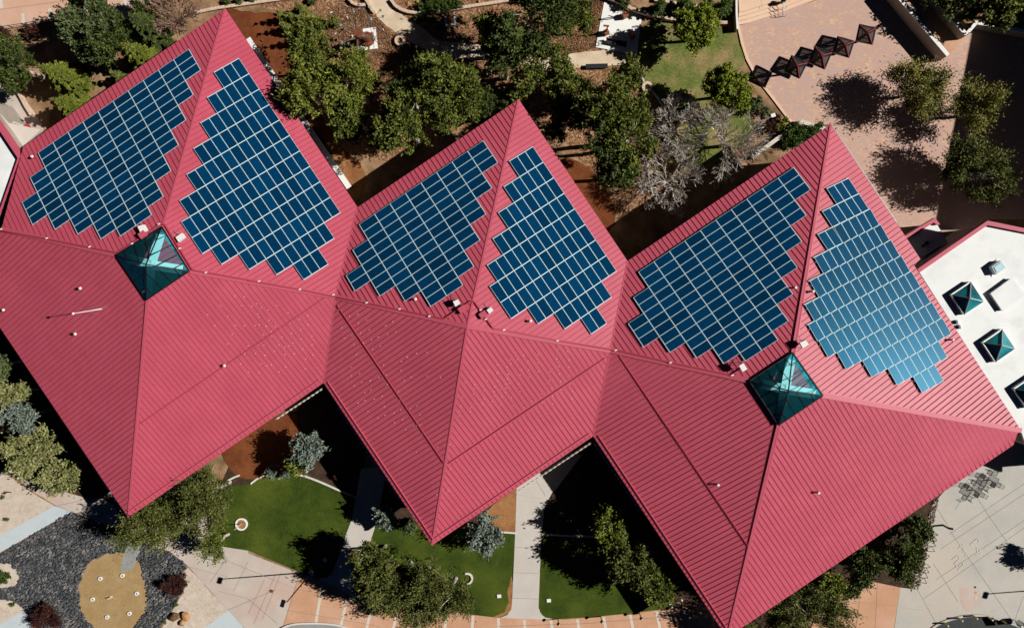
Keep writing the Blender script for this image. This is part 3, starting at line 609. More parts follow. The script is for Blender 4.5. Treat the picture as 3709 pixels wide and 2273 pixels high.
# inverter boxes
def ibox(f, t, pts, h, label):
    c = [UP(px(t, *p), (PLN[f][0] + up * h, PLN[f][1])) for p in pts]; cen = sum(c, Vector()) / 4
    r = thing('combiner_box', label, 'electrical box', cen - up * h, 'white electrical boxes by the solar arrays')
    bm = MB().prism([(p.x, p.y) for p in c], cen.z - .25, cen.z + .12); bm.build('cabinet', WPAINT, r)
    lg = MB()
    for p in c:
        q = p.lerp(cen, .12); lg.tube((q.x, q.y, cen.z - h), (q.x, q.y, cen.z - .25), .03, .03, 5)
    lg.build('stand', GREY, r)
    MB().tube((cen.x, cen.y, cen.z - .3), UP(px(t, pts[0][0] - 12, pts[0][1] - 45), (PLN[f][0] + up * .15, PLN[f][1])), .03, .03, 5).build('cable', GREY, r)
ibox('NW0', 'b1', [(948, 132), (988, 120), (1005, 160), (965, 185)], .5, 'white electrical box between the leftmost dark array and its glass peak')
ibox('NE0', 'b1', [(1200, 205), (1250, 178), (1272, 208), (1222, 240)], .5, 'white electrical box right of the left glass peak')
ibox('NW1', 'b2', [(1400, 645), (1432, 630), (1448, 658), (1416, 680)], .7, 'white electrical box just left of the middle roof hip')
ibox('NE1', 'b2', [(1628, 702), (1658, 682), (1675, 705), (1648, 728)], .6, 'white electrical box just right of the middle roof hip')
ibox('NW2', 'b3', [(1652, 1082), (1682, 1064), (1712, 1106), (1680, 1125)], 1.2, 'white electrical box left of the right-hand glass peak')
ibox('NE2', 'b4', [(355, 925), (390, 908), (413, 935), (375, 965)], .9, 'white electrical box above the top corner of the right-hand glass peak')
# ---------------------------------------------------------------- neighbouring wings
def coping(name, pts, z0, z1, wd, m, parent):
    mb = MB()
    for i, (a, b) in enumerate(zip(pts, pts[1:])):
        d = (b - a).normalized(); nn = Vector((-d.y, d.x, 0)) * wd; e = .0015 * i
        a2 = a - d * 0; mb.prism([a, b, b + nn, a + nn], z0, z1 + e)
    return mb.build(name, m, parent)
wr = thing('white_roof_wing', 'flat white-roofed wing with red edge and glass pyramids right of the red roofs', 'building', G('b4', 1700, 900, 0))
RZ = 7.0
ro = [G('b4', 1168, 437, RZ), G('b4', 1640, 100, RZ), G('b4', 1888, 160, RZ), G('b4', 2500, 280, RZ), G('c4', 2500, 500, RZ), G('c4', 1905, 270, RZ), G('b4', 1868, 1530, RZ)]
MB().prism([(p.x, p.y) for p in ro], RZ - .3, RZ).build('roof', WHITE, wr)
wi = inset(ro, .35); MB().prism([(p.x, p.y) for p in wi], 0, RZ - .302).build('wall', STUCCO, wr)
cz = RZ + .45; c0, c1_, c2_ = [U(px('b4', *p), cz) for p in ((1160, 422), (1640, 92), (1900, 146))]; c3_ = U(px('b4', 2500, 270), cz)
i0, i1, i2, i3 = [U(px('b4', *p), cz) for p in ((1172, 448), (1641, 122), (1895, 172), (2500, 296))]
cpm = MB()
for a, b, c, d in ((c0, c1_, i1, i0), (c1_, c2_, i2, i1), (c2_, c3_, i3, i2)): cpm.prism([a, b, c, d], RZ - .35, cz)
cpm.build('parapet', PINK, wr)
def pyr_sky(t, pts, apx, h0, h1, parent, base=RZ):
    c = [U(px(t, *p), base + h0) for p in pts]; ap = U(px(t, *apx), base + h0 + h1)
    MB().prism([(p.x, p.y) for p in c], base, base + h0 - .01).build('skylight_kerb', WPAINT, parent)
    g = MB().add([ap] + [p + up * .02 for p in c], [(0, 1, 2), (0, 2, 3), (0, 3, 4), (0, 4, 1)]).build('skylight', GLASS, parent)
    f = MB()
    for i in range(4): f.bar(c[i], ap, .09, .07); f.bar(c[i], c[(i + 1) % 4], .12, .09)
    f.build('frame', GREY, g)
pyr_sky('b4', [(1390, 598), (1525, 508), (1616, 646), (1480, 735)], (1518, 622), .5, 1.0, wr)
pyr_sky('b4', [(1604, 925), (1740, 832), (1829, 968), (1695, 1060)], (1736, 944), .5, 1.0, wr)
pyr_sky('b4', [(1818, 1240), (1955, 1148), (2045, 1285), (1908, 1375)], (1945, 1262), .5, 1.0, wr)
hb = thing('rooftop_unit', 'small pale blue box unit on the white flat roof', 'vent unit', G('b4', 1698, 413, RZ))
cq = [U(px('b4', *p), RZ + .7) for p in ((1668, 408), (1728, 364), (1760, 412), (1697, 462))]
MB().prism([(p.x, p.y) for p in cq], RZ + .1, RZ + .7).build('housing', BLUEC, hb)
MB().prism([(p.x, p.y) for p in inset(cq, -.12)], RZ + .004, RZ + .1).build('base', GREY, hb)
MB().prism([(p.x, p.y) for p in inset(cq, .15)], RZ + .7, RZ + .76).build('lid', mat('pale_blue_metal', (.42, .66, .74), .5), hb)
hh = thing('roof_hatch', 'low white raised hatch on the white flat roof between skylights', 'roof hatch', G('b4', 1770, 590, RZ))
cq = [U(px('b4', *p), RZ + .5) for p in ((1665, 590), (1805, 488), (1892, 600), (1745, 708))]
MB().prism([(p.x, p.y) for p in cq], RZ, RZ + .44).build('kerb', WHITE, hh)
MB().prism([(p.x, p.y) for p in inset(cq, -.06)], RZ + .442, RZ + .5).build('cover', WHITE, hh)
for x, y, wd in ((1425, 785, 'upper'), (1443, 817, 'lower')):
    q = U(px('b4', x, y), RZ); o = MB().lathe(q, [(.24, 0), (.24, .18), (.17, .2), (.17, .3), (.2, .36), (.04, .4)], 14).build('roof_vent', GREY); local(o, q)
    tag(o, f'{wd} of two round grey vents on the white roof beside the red slope', 'roof vent', 'round vents on the white roof')
an = thing('annex', 'small low annex with dark shaded roof and red edge between plaza and white roof', 'building', G('b4', 1230, 220, 0))
AZ = 2.8
ar = [G('b4', *p, AZ) for p in ((1085, 205), (1275, 88), (1365, 236), (1178, 352))]
MB().prism([(p.x, p.y) for p in ar], AZ - .25, AZ).build('roof', WHITE, an)
MB().prism([(p.x, p.y) for p in inset(ar, .25)], 0, AZ - .252).build('wall', STUCCO, an)
ac = [G('b4', *p, AZ + .4) for p in ((1070, 200), (1280, 72), (1315, 118))]; ai = [G('b4', *p, AZ + .4) for p in ((1090, 222), (1272, 104), (1296, 122))]
m_ = MB(); m_.prism([ac[0], ac[1], ai[1], ai[0]], AZ - .3, AZ + .4); m_.prism([ac[1], ac[2], ai[2], ai[1]], AZ - .3, AZ + .398); m_.build('parapet', PINK, an)
for x, y, r in ((1218, 246, .2), (1194, 265, .15)):
    q = G('b4', x, y, AZ); MB().lathe(q, [(r, 0), (r, .2), (r * .6, .25), (r * .6, .4)], 12).build('roof_vent', DARK, an)
# neighbour block beyond the right edge: its long shadow falls on the plaza
q0_ = G('a4', 1590, 60, 0); q1_ = G('a4', 1298, 1560, 0); sh = Vector((1.15, .104, 0)) * 13.0
pa, pb = q0_ + sh, q1_ + sh
nbld = thing('neighbour_block', 'tall plain stucco block just beyond the right edge of the plaza', 'building', pa.lerp(pb, .5))
ext = (pa - pb).normalized() * 30
MB().prism([pb, pa + ext, pa + ext + Vector((22, 0, 0)), pb + Vector((22, 0, 0))], 0, 13.0).build('wall', STUCCO, nbld)
MB().prism([pb - Vector((.2, .2, 0)), pa + ext - Vector((.2, 0, 0)), pa + ext + Vector((22.2, 0, 0)), pb + Vector((22.2, -.2, 0))], 13.004, 13.3).build('roof', WHITE, nbld)
# left wing
lw = thing('west_wing', 'white flat roof with red edge at the far left beside the red roof', 'building', G('b1', -100, 0, 0))
LZ = 7.4; zs = 2.435
def z3(x, y, z): return U((x / zs, 280 + y / zs), z)
lo = [z3(*p, LZ) for p in ((-260, 90), (-5, 428), (180, 708), (10, 1240), (-50, 1450), (-400, 1450), (-500, 90))]
MB().prism([(p.x, p.y) for p in lo], LZ - .3, LZ).build('roof', BLUEC if False else WHITE, lw)
MB().prism([(p.x, p.y) for p in inset(lo, .4)], 0, LZ - .302).build('wall', STUCCO, lw)
co_ = [z3(*p, LZ + .6) for p in ((-265, 60), (-5, 420), (188, 702), (20, 1240), (-30, 1420))]; ci_ = [z3(*p, LZ + .6) for p in ((-290, 105), (-5, 470), (156, 712), (0, 1160), (-60, 1400))]
m_ = MB()
for i in range(4): m_.prism([co_[i], co_[i + 1], ci_[i + 1], ci_[i]], LZ - .35, LZ + .6 + .002 * i)
m_.build('parapet', PINK, lw)
gp = [z3(*p, LZ + .3) for p in ((192, 700), (212, 716), (40, 1250), (22, 1240))]; MB().prism([(p.x, p.y) for p in gp], LZ - .3, LZ + .3).build('gutter', CREAM, lw)
cn = thing('entrance_canopy', 'flat cream triangular canopy at the left, pointing to the red roof', 'canopy', z3(180, 500, 0))
cpz = 4.4; cp_ = [z3(*p, cpz) for p in ((-120, 200), (0, 325), (66, 400), (358, 462), (190, 622), (178, 700), (-5, 428))]
MB().prism([(p.x, p.y) for p in cp_], cpz - .3, cpz).build('roof', CREAM, cn)
for p in ((66, 430), (320, 465), (190, 600)):
    q = z3(*p, 0); MB().tube((q.x, q.y, 0), (q.x, q.y, cpz - .3), .12, .12, 8).build('post', CREAM, cn)
pm = [z3(*p, cpz + .25) for p in ((186, 424), (218, 400), (245, 436))]; MB().prism([(p.x, p.y) for p in pm], cpz - .5, cpz - .34 + .3).build('finial', PINKD, cn)
# low wall of pale concrete along the right side of the left roof
lwz = .55; a_, b_2 = G('a2', -4, 262, lwz), G('a2', 690, 1282, lwz); d_ = (b_2 - a_).normalized(); n2 = Vector((d_.y, -d_.x, 0))
tw = thing('ledge_wall', 'long straight white-topped ledge beside the left red roof, striped by tree shade', 'wall', G('a2', 345, 770, 0))
MB().prism([a_ - n2 * .25, b_2 - n2 * .25, b_2 + n2 * .3, a_ + n2 * .3], 0, lwz - .06).build('base', STUCCO, tw)
MB().prism([a_ - n2 * .3, b_2 - n2 * .3, b_2 + n2 * .35, a_ + n2 * .35], lwz - .056, lwz).build('coping', WPAINT, tw)
# ---------------------------------------------------------------- foliage
LM = {
    'pine': leafmat('pine_needles', (.03, .05, .008), (.105, .13, .018), (.27, .27, .05)),
    'dpine': leafmat('dark_pine_needles', (.018, .034, .007), (.055, .08, .014), (.15, .175, .04)),
    'lpine': leafmat('light_pine_needles', (.05, .08, .01), (.15, .175, .022), (.34, .34, .075)),
    'spruce': leafmat('yellow_green_needles', (.045, .065, .006), (.125, .15, .014), (.27, .29, .045)),
    'gspruce': leafmat('grey_green_needles', (.035, .055, .02), (.09, .12, .04), (.19, .215, .095)),
    'blue': leafmat('blue_green_needles', (.07, .095, .06), (.17, .21, .17), (.36, .41, .38)),
    'lime': leafmat('lime_leaves', (.07, .10, .004), (.16, .205, .012), (.32, .36, .04)),
    'olive': leafmat('spring_leaves', (.10, .10, .02), (.20, .20, .04), (.40, .33, .11)),
    'dolive': leafmat('olive_leaves', (.04, .055, .010), (.10, .115, .022), (.24, .235, .075)),
    'willow': leafmat('silvery_yellow_leaves', (.11, .12, .035), (.24, .25, .09), (.44, .43, .21)),
    'red': leafmat('dark_red_leaves', (.02, .008, .006), (.06, .018, .014), (.12, .04, .03)),
    'shrub': leafmat('shrub_leaves', (.02, .045, .006), (.055, .095, .014), (.13, .18, .03)),
}
BARK = noisy('grey_bark', (.16, .12, .09), (.28, .22, .17), 3, 14, .9)
PALEB = noisy('pale_bark', (.42, .36, .31), (.62, .56, .50), 3, 14, .9)
DBARK = noisy('brown_bark', (.10, .06, .035), (.18, .11, .07), 3, 14, .9)
def leaves_mesh(P, N, D, ll, lw, rng):
    """P centres, D long axis, N normals -> one mesh of small pointed leaf quads"""
    n = len(P); D = D / (np.linalg.norm(D, axis=1, keepdims=True) + 1e-9)
    W = np.cross(N, D); W /= (np.linalg.norm(W, axis=1, keepdims=True) + 1e-9)
    l = (ll * rng.uniform(.6, 1.3, n))[:, None]; w_ = (lw * rng.uniform(.7, 1.3, n))[:, None]
    V = np.empty((n, 4, 3)); V[:, 0] = P - D * l * .5; V[:, 1] = P + W * w_ * .5; V[:, 2] = P + D * l * .5; V[:, 3] = P - W * w_ * .5
    me = bpy.data.meshes.new('crown'); me.vertices.add(n * 4); me.vertices.foreach_set('co', V.ravel().astype(np.float32))
    me.loops.add(n * 4); me.loops.foreach_set('vertex_index', np.arange(n * 4, dtype=np.int32))
    me.polygons.add(n); me.polygons.foreach_set('loop_start', np.arange(0, n * 4, 4, dtype=np.int32)); me.polygons.foreach_set('loop_total', np.full(n, 4, dtype=np.int32))
    me.update(calc_edges=True); return me
def rdir(rng, n):
    v = rng.normal(size=(n, 3)); return v / np.linalg.norm(v, axis=1, keepdims=True)
def limbs(mb, base, tips, r0, rng, hfork=.35, top=None, fork_n=3, rt=.03):
    """tapered trunk and limbs that bend out to the given tips"""
    top = top or base + Vector((0, 0, 4)); segs = 5; pts = [base.lerp(top, k / segs) + Vector((rng.normal(0, .06), rng.normal(0, .06), 0)) * (k > 0) for k in range(segs + 1)]
    for k in range(segs): mb.tube(pts[k], pts[k + 1], r0 * (1 - .8 * k / segs), r0 * (1 - .8 * (k + 1) / segs), 7, cap=False)
    for t in tips:
        t = Vector(t); hz = max(base.z + (top.z - base.z) * hfork, min(top.z * .98, t.z - (t - base).xy.length * rng.uniform(.25, .6)))
        f = (hz - base.z) / max(.1, top.z - base.z); s = base.lerp(top, max(.1, min(.98, f)))
        m = s.lerp(t, .5) + Vector((rng.normal(0, .15), rng.normal(0, .15), .25)); rr = r0 * (.42 - .25 * f)
        mb.tube(s, m, max(rr, .04), max(rr * .6, .035), 5, cap=False); mb.tube(m, t, max(rr * .6, .035), rt, 5, cap=False)
def tree(t, x, y, r, h, kind, label, cat='tree', group=None, ry=None, style='pine', dens=1.0, bark=None, leaf=None, nm=None, zoff=None, seed=None, gap=.33, limbsN=None):
    """t,x,y: where the crown's middle shows; r: its radius in metres; h: the tree's height in metres"""
    rng = np.random.default_rng(seed if seed is not None else int(abs(x * 7 + y * 13 + TX[t[1]] + TY[t[0]])) % 99991)
    ry = ry or r; r *= 1.1; ry *= 1.1; rz = min(h * .45, max(r, ry) * .95); zc = h - rz
    if style in ('shrub',): zc = h * .45; rz = h * .55
    c = G(t, x, y, zc); base = Vector((c.x, c.y, 0))
    nm = nm or {'pine': 'pine_tree', 'spruce': 'spruce_tree', 'broad': 'leafy_tree', 'feather': 'leafy_tree', 'shrub': 'shrub'}[style]
    root = thing(nm, label, cat, base, group)
    L, Wd = leaf or {'pine': (.40, .15), 'spruce': (.30, .12), 'broad': (.26, .19), 'feather': (.30, .11), 'shrub': (.22, .13)}[style]
    area = math.pi * r * ry
    ph = rng.uniform(0, 6.28, 6)
    def outline_k(a): return 1 + .13 * np.sin(2 * a + ph[0]) + .10 * np.sin(3 * a + ph[1]) + .08 * np.sin(5 * a + ph[2]) + .05 * np.sin(9 * a + ph[3])
    P = []; D = []
    C0 = np.array([c.x, c.y, zc])
    if style == 'spruce':
        tips = []; nl = int(max(5, h * 1.4)); 
        for k in range(nl):
            f = k / (nl - 1); z = h * (.12 + .86 * f); rad = r * (1 - f) ** .8 + .12; nb = int(6 + 7 * (1 - f))
            for j in range(nb):
                a = rng.uniform(0, .5) + 2 * math.pi * j / nb + k * .7; ln = rad * rng.uniform(.7, 1.12) * (1 + (ry / r - 1) * abs(math.sin(a)))
                dv = np.array([math.cos(a), math.sin(a), -.22]); st = np.array([c.x, c.y, z]); e = st + dv * ln; tips.append(e)
                m = int(max(14, dens * 150 * ln * (.35 + .12 * ln))); s = rng.uniform(.12, 1, m) ** .75
                side = np.array([-dv[1], dv[0], 0]); wd_ = .34 * ln * (1.05 - s) + .06
                q = st + dv * (ln * s)[:, None] + side * (rng.uniform(-1, 1, m) * wd_)[:, None] + np.array([0, 0, 1]) * rng.normal(0, .06, m)[:, None]
                P.append(q); D.append(dv + side * rng.uniform(-.9, .9, m)[:, None] + rng.normal(0, .15, (m, 3)))
        topv = Vector((c.x, c.y, h * .98)); tr = MB(); limbs(tr, base, [Vector(e) for e in tips[::4]], .05 + h * .016, rng, .1, topv)
    else:
        cr = {'pine': .56, 'broad': .5, 'feather': .7, 'shrub': .25}[style] * (1 if r > 2 else max(.45, r / 2))
        if style == 'shrub': cr = max(.16, r * .32)
        nc = int(max(8, dens * {'pine': 3.4, 'broad': 3.6, 'feather': 2.6, 'shrub': 2.2}[style] * area / (cr * cr * 1.6)))
        u = rdir(rng, nc); u[:, 2] = np.where(u[:, 2] < -.25, -u[:, 2], u[:, 2])
        ang = np.arctan2(u[:, 1], u[:, 0]); rad = rng.uniform(.45, 1.0, nc) ** .6
        # break the crown into lobes with gaps between them
        lob = rdir(rng, max(5, int(area / 9) + 4)); lob[:, 2] = np.abs(lob[:, 2])
        dt = (u @ lob.T).max(1); keep = (dt > np.quantile(dt, gap)) | (rng.random(nc) < .15)
        rad = rad * (.84 + .22 * np.clip((dt - .5) * 2, 0, 1)); u, ang, rad = u[keep], ang[keep], rad[keep]
        sc = np.stack([np.full(len(u), r), np.full(len(u), ry), np.full(len(u), rz)], 1)
        CC = C0 + u * sc * (rad * outline_k(ang))[:, None] * np.array([.93, .93, 1])
        per = int(max(10, 6.4 * {'pine': 1.6, 'broad': 1.6, 'feather': 1.3, 'shrub': 1.2}[style] * cr * cr * 4 / (L * Wd) / 3.2))
        out = CC - np.array([c.x, c.y, max(.2, zc - rz * .7)]); out /= np.linalg.norm(out, axis=1, keepdims=True)
        ax = out + rng.normal(0, .3, out.shape); ax /= np.linalg.norm(ax, axis=1, keepdims=True)
        el = {'pine': 1.5, 'broad': .6, 'feather': 2.0, 'shrub': .5}[style]
        n = per * len(CC); ii = np.repeat(np.arange(len(CC)), per)
        g = rng.normal(0, .34, (n, 3)) * cr; along = (g * ax[ii]).sum(1); g += ax[ii] * (along * el)[:, None]
        if style == 'feather': g[:, 2] -= np.abs(rng.normal(0, .2, n))
        q = CC[ii] + g; q[:, 2] = np.maximum(q[:, 2], .08); P.append(q)
        D.append(ax[ii] + rng.normal(0, .55 if style != 'broad' else 1.0, (n, 3)))
        topv = Vector((c.x, c.y, zc + rz * .6)); tr = MB()
        if style == 'shrub':
            for k in range(7): tr.tube(base, Vector(CC[rng.integers(len(CC))]), .03, .012, 4, cap=False)
        else:
            k = limbsN or int(8 + area * .35); sel = rng.choice(len(CC), min(k, len(CC)), replace=False); limbs(tr, base, [Vector(CC[s]) for s in sel], .07 + h * .022, rng, .3, topv)
    P = np.concatenate(P); D = np.concatenate(D); n = len(P)
    N = rng.normal(0, .6, (n, 3)) + np.array([.25, 0, .8])
    me = leaves_mesh(P - np.array([c.x, c.y, 0]), N, D, np.full(n, L), np.full(n, Wd), rng)
    o = link('crown' if cat == 'tree' else 'foliage', me, root, LM[kind]); o.matrix_parent_inverse = Matrix(); o.location = (0, 0, 0)
    tr.build('trunk' if cat == 'tree' else 'stems', bark or {'feather': PALEB, 'pine': PALEB}.get(style, BARK), root)
    return root
def bare_tree(t, x, y, r, h, label, seed, m=None, group=None, bx=None):
    rng = np.random.default_rng(seed); c = G(t, x, y, h * .55); base = Vector((c.x, c.y, 0)) if bx is None else G(t, *bx)
    root = thing('bare_tree', label, 'tree', base, group); mb = MB(); tr = MB()
    fork = base.lerp(Vector((c.x, c.y, h * .22)), 1.0); tr.tube(base, fork, .16 + h * .008, .13 + h * .006, 8, cap=False)
    def grow(p, d, ln, rad, lv):
        k = 2 if lv < 3 else 1; q = p
        for s in range(k):
            d2 = (d + Vector(rng.normal(0, .13, 3)) + Vector((0, 0, .03))).normalized(); e = q + d2 * ln / k
            mb.tube(q, e, rad * (1 - .25 * s / k), rad * (1 - .25 * (s + 1) / k) * .95, 5 if lv < 2 else 3, cap=False); q = e; d = d2
        if lv >= 6: return
        nb = 3 if lv < 5 else 2
        for j in range(nb):
            sp = rng.normal(0, 1, 3); sp = Vector(sp); sp = (sp - d * sp.dot(d)).normalized()
            nd = (d + sp * rng.uniform(.3, .62) * (1 if j else .6) + Vector((0, 0, .05))).normalized()
            grow(q, nd, ln * rng.uniform(.66, .9), max(rad * .68, .027), lv + 1)
    n0 = 11; r *= 1.12
    for j in range(n0):
        a = 2 * math.pi * j / n0 + rng.uniform(-.3, .3); out = rng.uniform(.5, 1.1)
        grow(fork, Vector((math.cos(a) * out, math.sin(a) * out, rng.uniform(.55, 1.0))).normalized(), r * .34, .085, 1)
    co = np.array(mb.v); d = co - np.array(fork); rr = np.linalg.norm(d[:, :2], axis=1); k = np.quantile(rr, .97)
    s = r / k; co = np.array(fork) + d * np.array([s, s, min(s, (h - fork.z) / max(.1, np.quantile(d[:, 2], .98)))]); mb.v = [tuple(v) for v in co]
    mb.build('branches', m or PALEB, root); tr.build('trunk', m or PALEB, root); return root
X_ = tree
# upper left
X_('a1', 640, 150, 3.4, 8.5, 'gspruce', 'large grey-green pine at the top left between plaza and red roof', ry=2.7)
X_('a1', 760, 235, 2.5, 7.5, 'dpine', 'dark pine between the large grey-green pine and the red roof')
X_('a1', 640, 330, 1.6, 6, 'gspruce', 'small grey-green pine below the large pine at the top left')
X_('a1', 90, 440, 3.3, 9, 'dpine', 'dark broad pine at the far left edge above the concrete apron', ry=2.7)
X_('a1', 350, 490, 2.1, 8, 'spruce', 'bright spruce between the dark pine and the open dry soil', style='spruce', ry=2.3)
X_('a1', 450, 715, 2.5, 7.5, 'spruce', 'bright spruce leaning over the lower end of the dry soil by the roof', style='spruce', ry=1.9)
X_('a1', 905, 345, 2.3, 7.5, 'spruce', 'spruce close to the upper left eave of the leftmost roof', style='spruce', ry=1.8)
X_('a1', 785, 505, .95, 4, 'pine', 'little spruce beside the upper left eave', style='spruce')
X_('a1', 955, 150, 1.6, 8, 'dpine', 'narrow dark spruce right of the large pine at the top left', style='spruce', ry=2.2)
X_('a1', 1000, 40, 1.3, 4, 'dpine', 'dark round bush at the top edge near the stone edging', 'shrub', style='shrub')
bare_tree('a1', 1180, 110, 2.7, 5.5, 'brown leafless tree at the top left beside the roof peak', 5, noisy('brown_twigs', (.22, .13, .09), (.33, .21, .15), 3))
X_('a1', 225, 222, .9, 1.4, 'red', 'dark red bush on the soil right of the plaza fence end', 'shrub', style='shrub')
X_('a1', 30, 245, 1.0, 1.4, 'red', 'dark red bush at the left edge under the plaza fence', 'shrub', style='shrub')
for x, y, r, lb in ((1555, 12, .42, 'small round bush above the stone edging, left one of the pair by the roof peak'), (1643, 8, .42, 'small round bush above the stone edging, right one of the pair by the roof peak'), (1730, -5, .4, 'small round bush at the top edge, farthest from the roof peak')):
    X_('a1', x, y, r, .8, 'shrub', lb, 'shrub', style='shrub')
# young conifers by the red mulch
for i, (x, y, r, h, lb) in enumerate(((335, 28, .62, 2.6, 'young conifer nearest the top edge above the red mulch'), (205, 88, .7, 2.8, 'young conifer at the left end of the row above the red mulch'), (283, 98, .6, 2.4, 'young conifer second in the row above the red mulch'), (362, 108, .5, 2.0, 'young conifer at the right end of the row above the red mulch'), (482, 125, .5, 2.0, 'young conifer left of the one nearest the metal sculpture'), (560, 112, .7, 2.8, 'young conifer nearest the metal sculpture'), (230, 160, .75, 2.8, 'young conifer in the middle row at the edge of the red mulch'), (335, 175, .65, 2.6, 'young conifer right of the middle row by the mulch edge'), (285, 250, .85, 3.0, 'young conifer nearest the pale ledge wall'))):
    X_('a2', x, y, r * .72, h * 1.15, 'spruce', lb, group='young conifers by the red mulch', style='spruce', dens=1.6, leaf=(.2, .1))
# centre pines
X_('a2', 430, 345, 2.5, 10.4, 'pine', 'pine nearest the metal sculpture, above the two light pines')
X_('a2', 450, 650, 2.9, 11.0, 'lpine', 'light green pine leaning on the right eave of the leftmost roof', ry=2.9)
X_('a2', 700, 570, 2.6, 11.0, 'lpine', 'light green pine with pale limbs in the middle of the mulch')
X_('a2', 715, 800, 1.9, 9.8, 'pine', 'narrow pine below the light pines over the dark shade', ry=2.6)
X_('a2', 1090, 640, 2.2, 9.8, 'dpine', 'dark pine beside the tip of the shaded path')
X_('a2', 1080, 870, 3.0, 12.2, 'pine', 'tall pine just above the left eave of the middle roof', ry=3.3)
X_('a2', 1370, 640, 3.4, 12.2, 'pine', 'widest grey-green pine with pale limbs above the middle roof', ry=3.3)
X_('a2', 1200, 480, 1.3, 7.3, 'pine', 'small pine tip at the upper end of the wide pine above the middle roof')
X_('a2', 1600, 745, 1.7, 7.3, 'dpine', 'small pine touching the peak of the middle roof')
X_('a2', 1680, 250, 1.9, 9.8, 'lpine', 'slim pine with bright tufts in the shade left of the darkest pine', gap=.4, ry=2.4)
X_('a3', 235, 125, 3.6, 13.4, 'dpine', 'darkest large pine left of the chip mulch at the top', ry=4.0)
X_('a3', 490, 130, 2.3, 7.3, 'pine', 'small spreading pine on the chip mulch left of the white pad', gap=.35)
X_('a3', 275, 470, 2.7, 9.0, 'pine', 'pine over the left end of the sandy path', ry=3.1)
X_('a3', 40, 400, 2.0, 9.8, 'dpine', 'sparse dark pine over the shaded path', gap=.4)
X_('a3', 880, 535, 1.7, 9.2, 'pine', 'pine between the sandy path and the stone ring', ry=1.8)
X_('a3', 490, 650, 2.5, 8.5, 'pine', 'pine above the right slope peak of the middle roof', ry=2.8)
X_('a3', 740, 700, 2.6, 12.2, 'pine', 'pine in the middle of the dense grove right of the middle roof', ry=2.3)
X_('a3', 905, 930, 2.7, 11.6, 'pine', 'pine at the right edge of the grove beside the bare trees', ry=3.0)
X_('a3', 690, 900, 2.5, 11.0, 'dpine', 'dark pine deep in the grove right of the middle roof')
X_('a3', 800, 1150, 2.4, 9.8, 'dpine', 'lowest pine of the grove above the red mulch', ry=2.2)
X_('a3', 470, 830, 1.8, 7.5, 'dpine', 'dark pine between the grove and the roof peak', ry=2.2)
X_('a3', 70, 690, 1.2, 5.5, 'dpine', 'low dark pine hugging the left side of the middle roof peak')
X_('a3', 1350, 200, 2.3, 6.5, 'lime', 'bright lime round tree on the patchy lawn by the block edging', style='broad', ry=2.3, nm='leafy_tree', gap=.12)
X_('a3', 1560, 600, 2.5, 7, 'lime', 'bright lime round tree lower on the patchy lawn above the bare trees', style='broad', ry=2.3, nm='leafy_tree', gap=.12)
bare_tree('a3', 1235, 870, 3.2, 7.0, 'upper left of the three leafless pale trees by the grove', 21, group='leafless pale trees', bx=(1240, 1040))
bare_tree('a3', 1590, 950, 4.2, 8.0, 'largest leafless pale tree nearest the rightmost roof', 22, group='leafless pale trees')
bare_tree('a3', 1180, 1225, 3.6, 7.5, 'lowest of the three leafless pale trees, over the mulch and shade', 23, group='leafless pale trees')
# top edge plants
for i, (x, y, r, lb) in enumerate(((1130, 20, .95, 'spiky dark conifer at the top edge, left of the pair above the lime tree'), (1300, 20, 1.3, 'spiky dark conifer at the top edge directly above the lime tree'), (1450, 20, .9, 'spiky dark conifer at the top edge right of the lime tree'), (1590, 10, .9, 'spiky dark conifer beside the peach stage'))):
    X_('a3', x, y, r, 4, 'shrub', lb, group='spiky conifers along the top edge', style='spruce')
for x, y, r, lb in ((870, 8, .8, 'rounded bush above the block edging by the white pad'), (200, -10, .8, 'rounded bush cut by the top edge above the darkest pine')):
    X_('a3', x, y, r, 1.3, 'shrub', lb, 'shrub', style='shrub')
for x, y, r, lb in ((1210, 52, .85, 'round green bush at the left end of the four inside the block edging'), (1278, 25, .95, 'round green bush second of the four inside the block edging'), (1365, 30, .85, 'round green bush third of the four inside the block edging'), (1437, 22, .7, 'round green bush at the right end of the four inside the block edging'), (1168, 128, .5, 'small round bush just outside the block edging'), (1276, 128, .42, 'small round bush above the framed bronze'), (1298, 200, .5, 'small round bush below left of the framed bronze'), (430, 10, .5, 'small bush at the top edge beside the sandy path start')):
    X_('a2', x, y, r, r * 1.3 + .2, 'shrub', lb, 'shrub', style='shrub')
for x, y, r, k, lb in ((1725, 600, .35, 'shrub', 'small bush right of the lower lime tree, upper one'), (1720, 655, .4, 'shrub', 'small bush right of the lower lime tree, lower one'), (1785, 685, .42, 'shrub', 'dark small bush by the plaza kerb'), (1795, 745, .95, 'gspruce', 'spreading grey-green juniper by the plaza kerb'), (1700, 755, .7, 'dpine', 'dark low juniper left of the spreading one'), (1905, 800, .4, 'red', 'dark reddish bush beside the small white sign'), (1952, 855, .75, 'lime', 'lime yellow bush against the plaza wall'), (1868, 865, .85, 'red', 'dark brown bush left of the lime bush'), (2060, 920, 1.3, 'shrub', 'dark green hedge bush behind the wall by the roof peak'), (2140, 880, 1.3, 'shrub', 'dark green hedge bush nearest the roof peak behind the wall'), (1990, 965, .9, 'dpine', 'dim bush under the wall left of the hedge')):
    X_('a3', x, y, r, r + .3, k, lb, 'shrub', style='shrub')
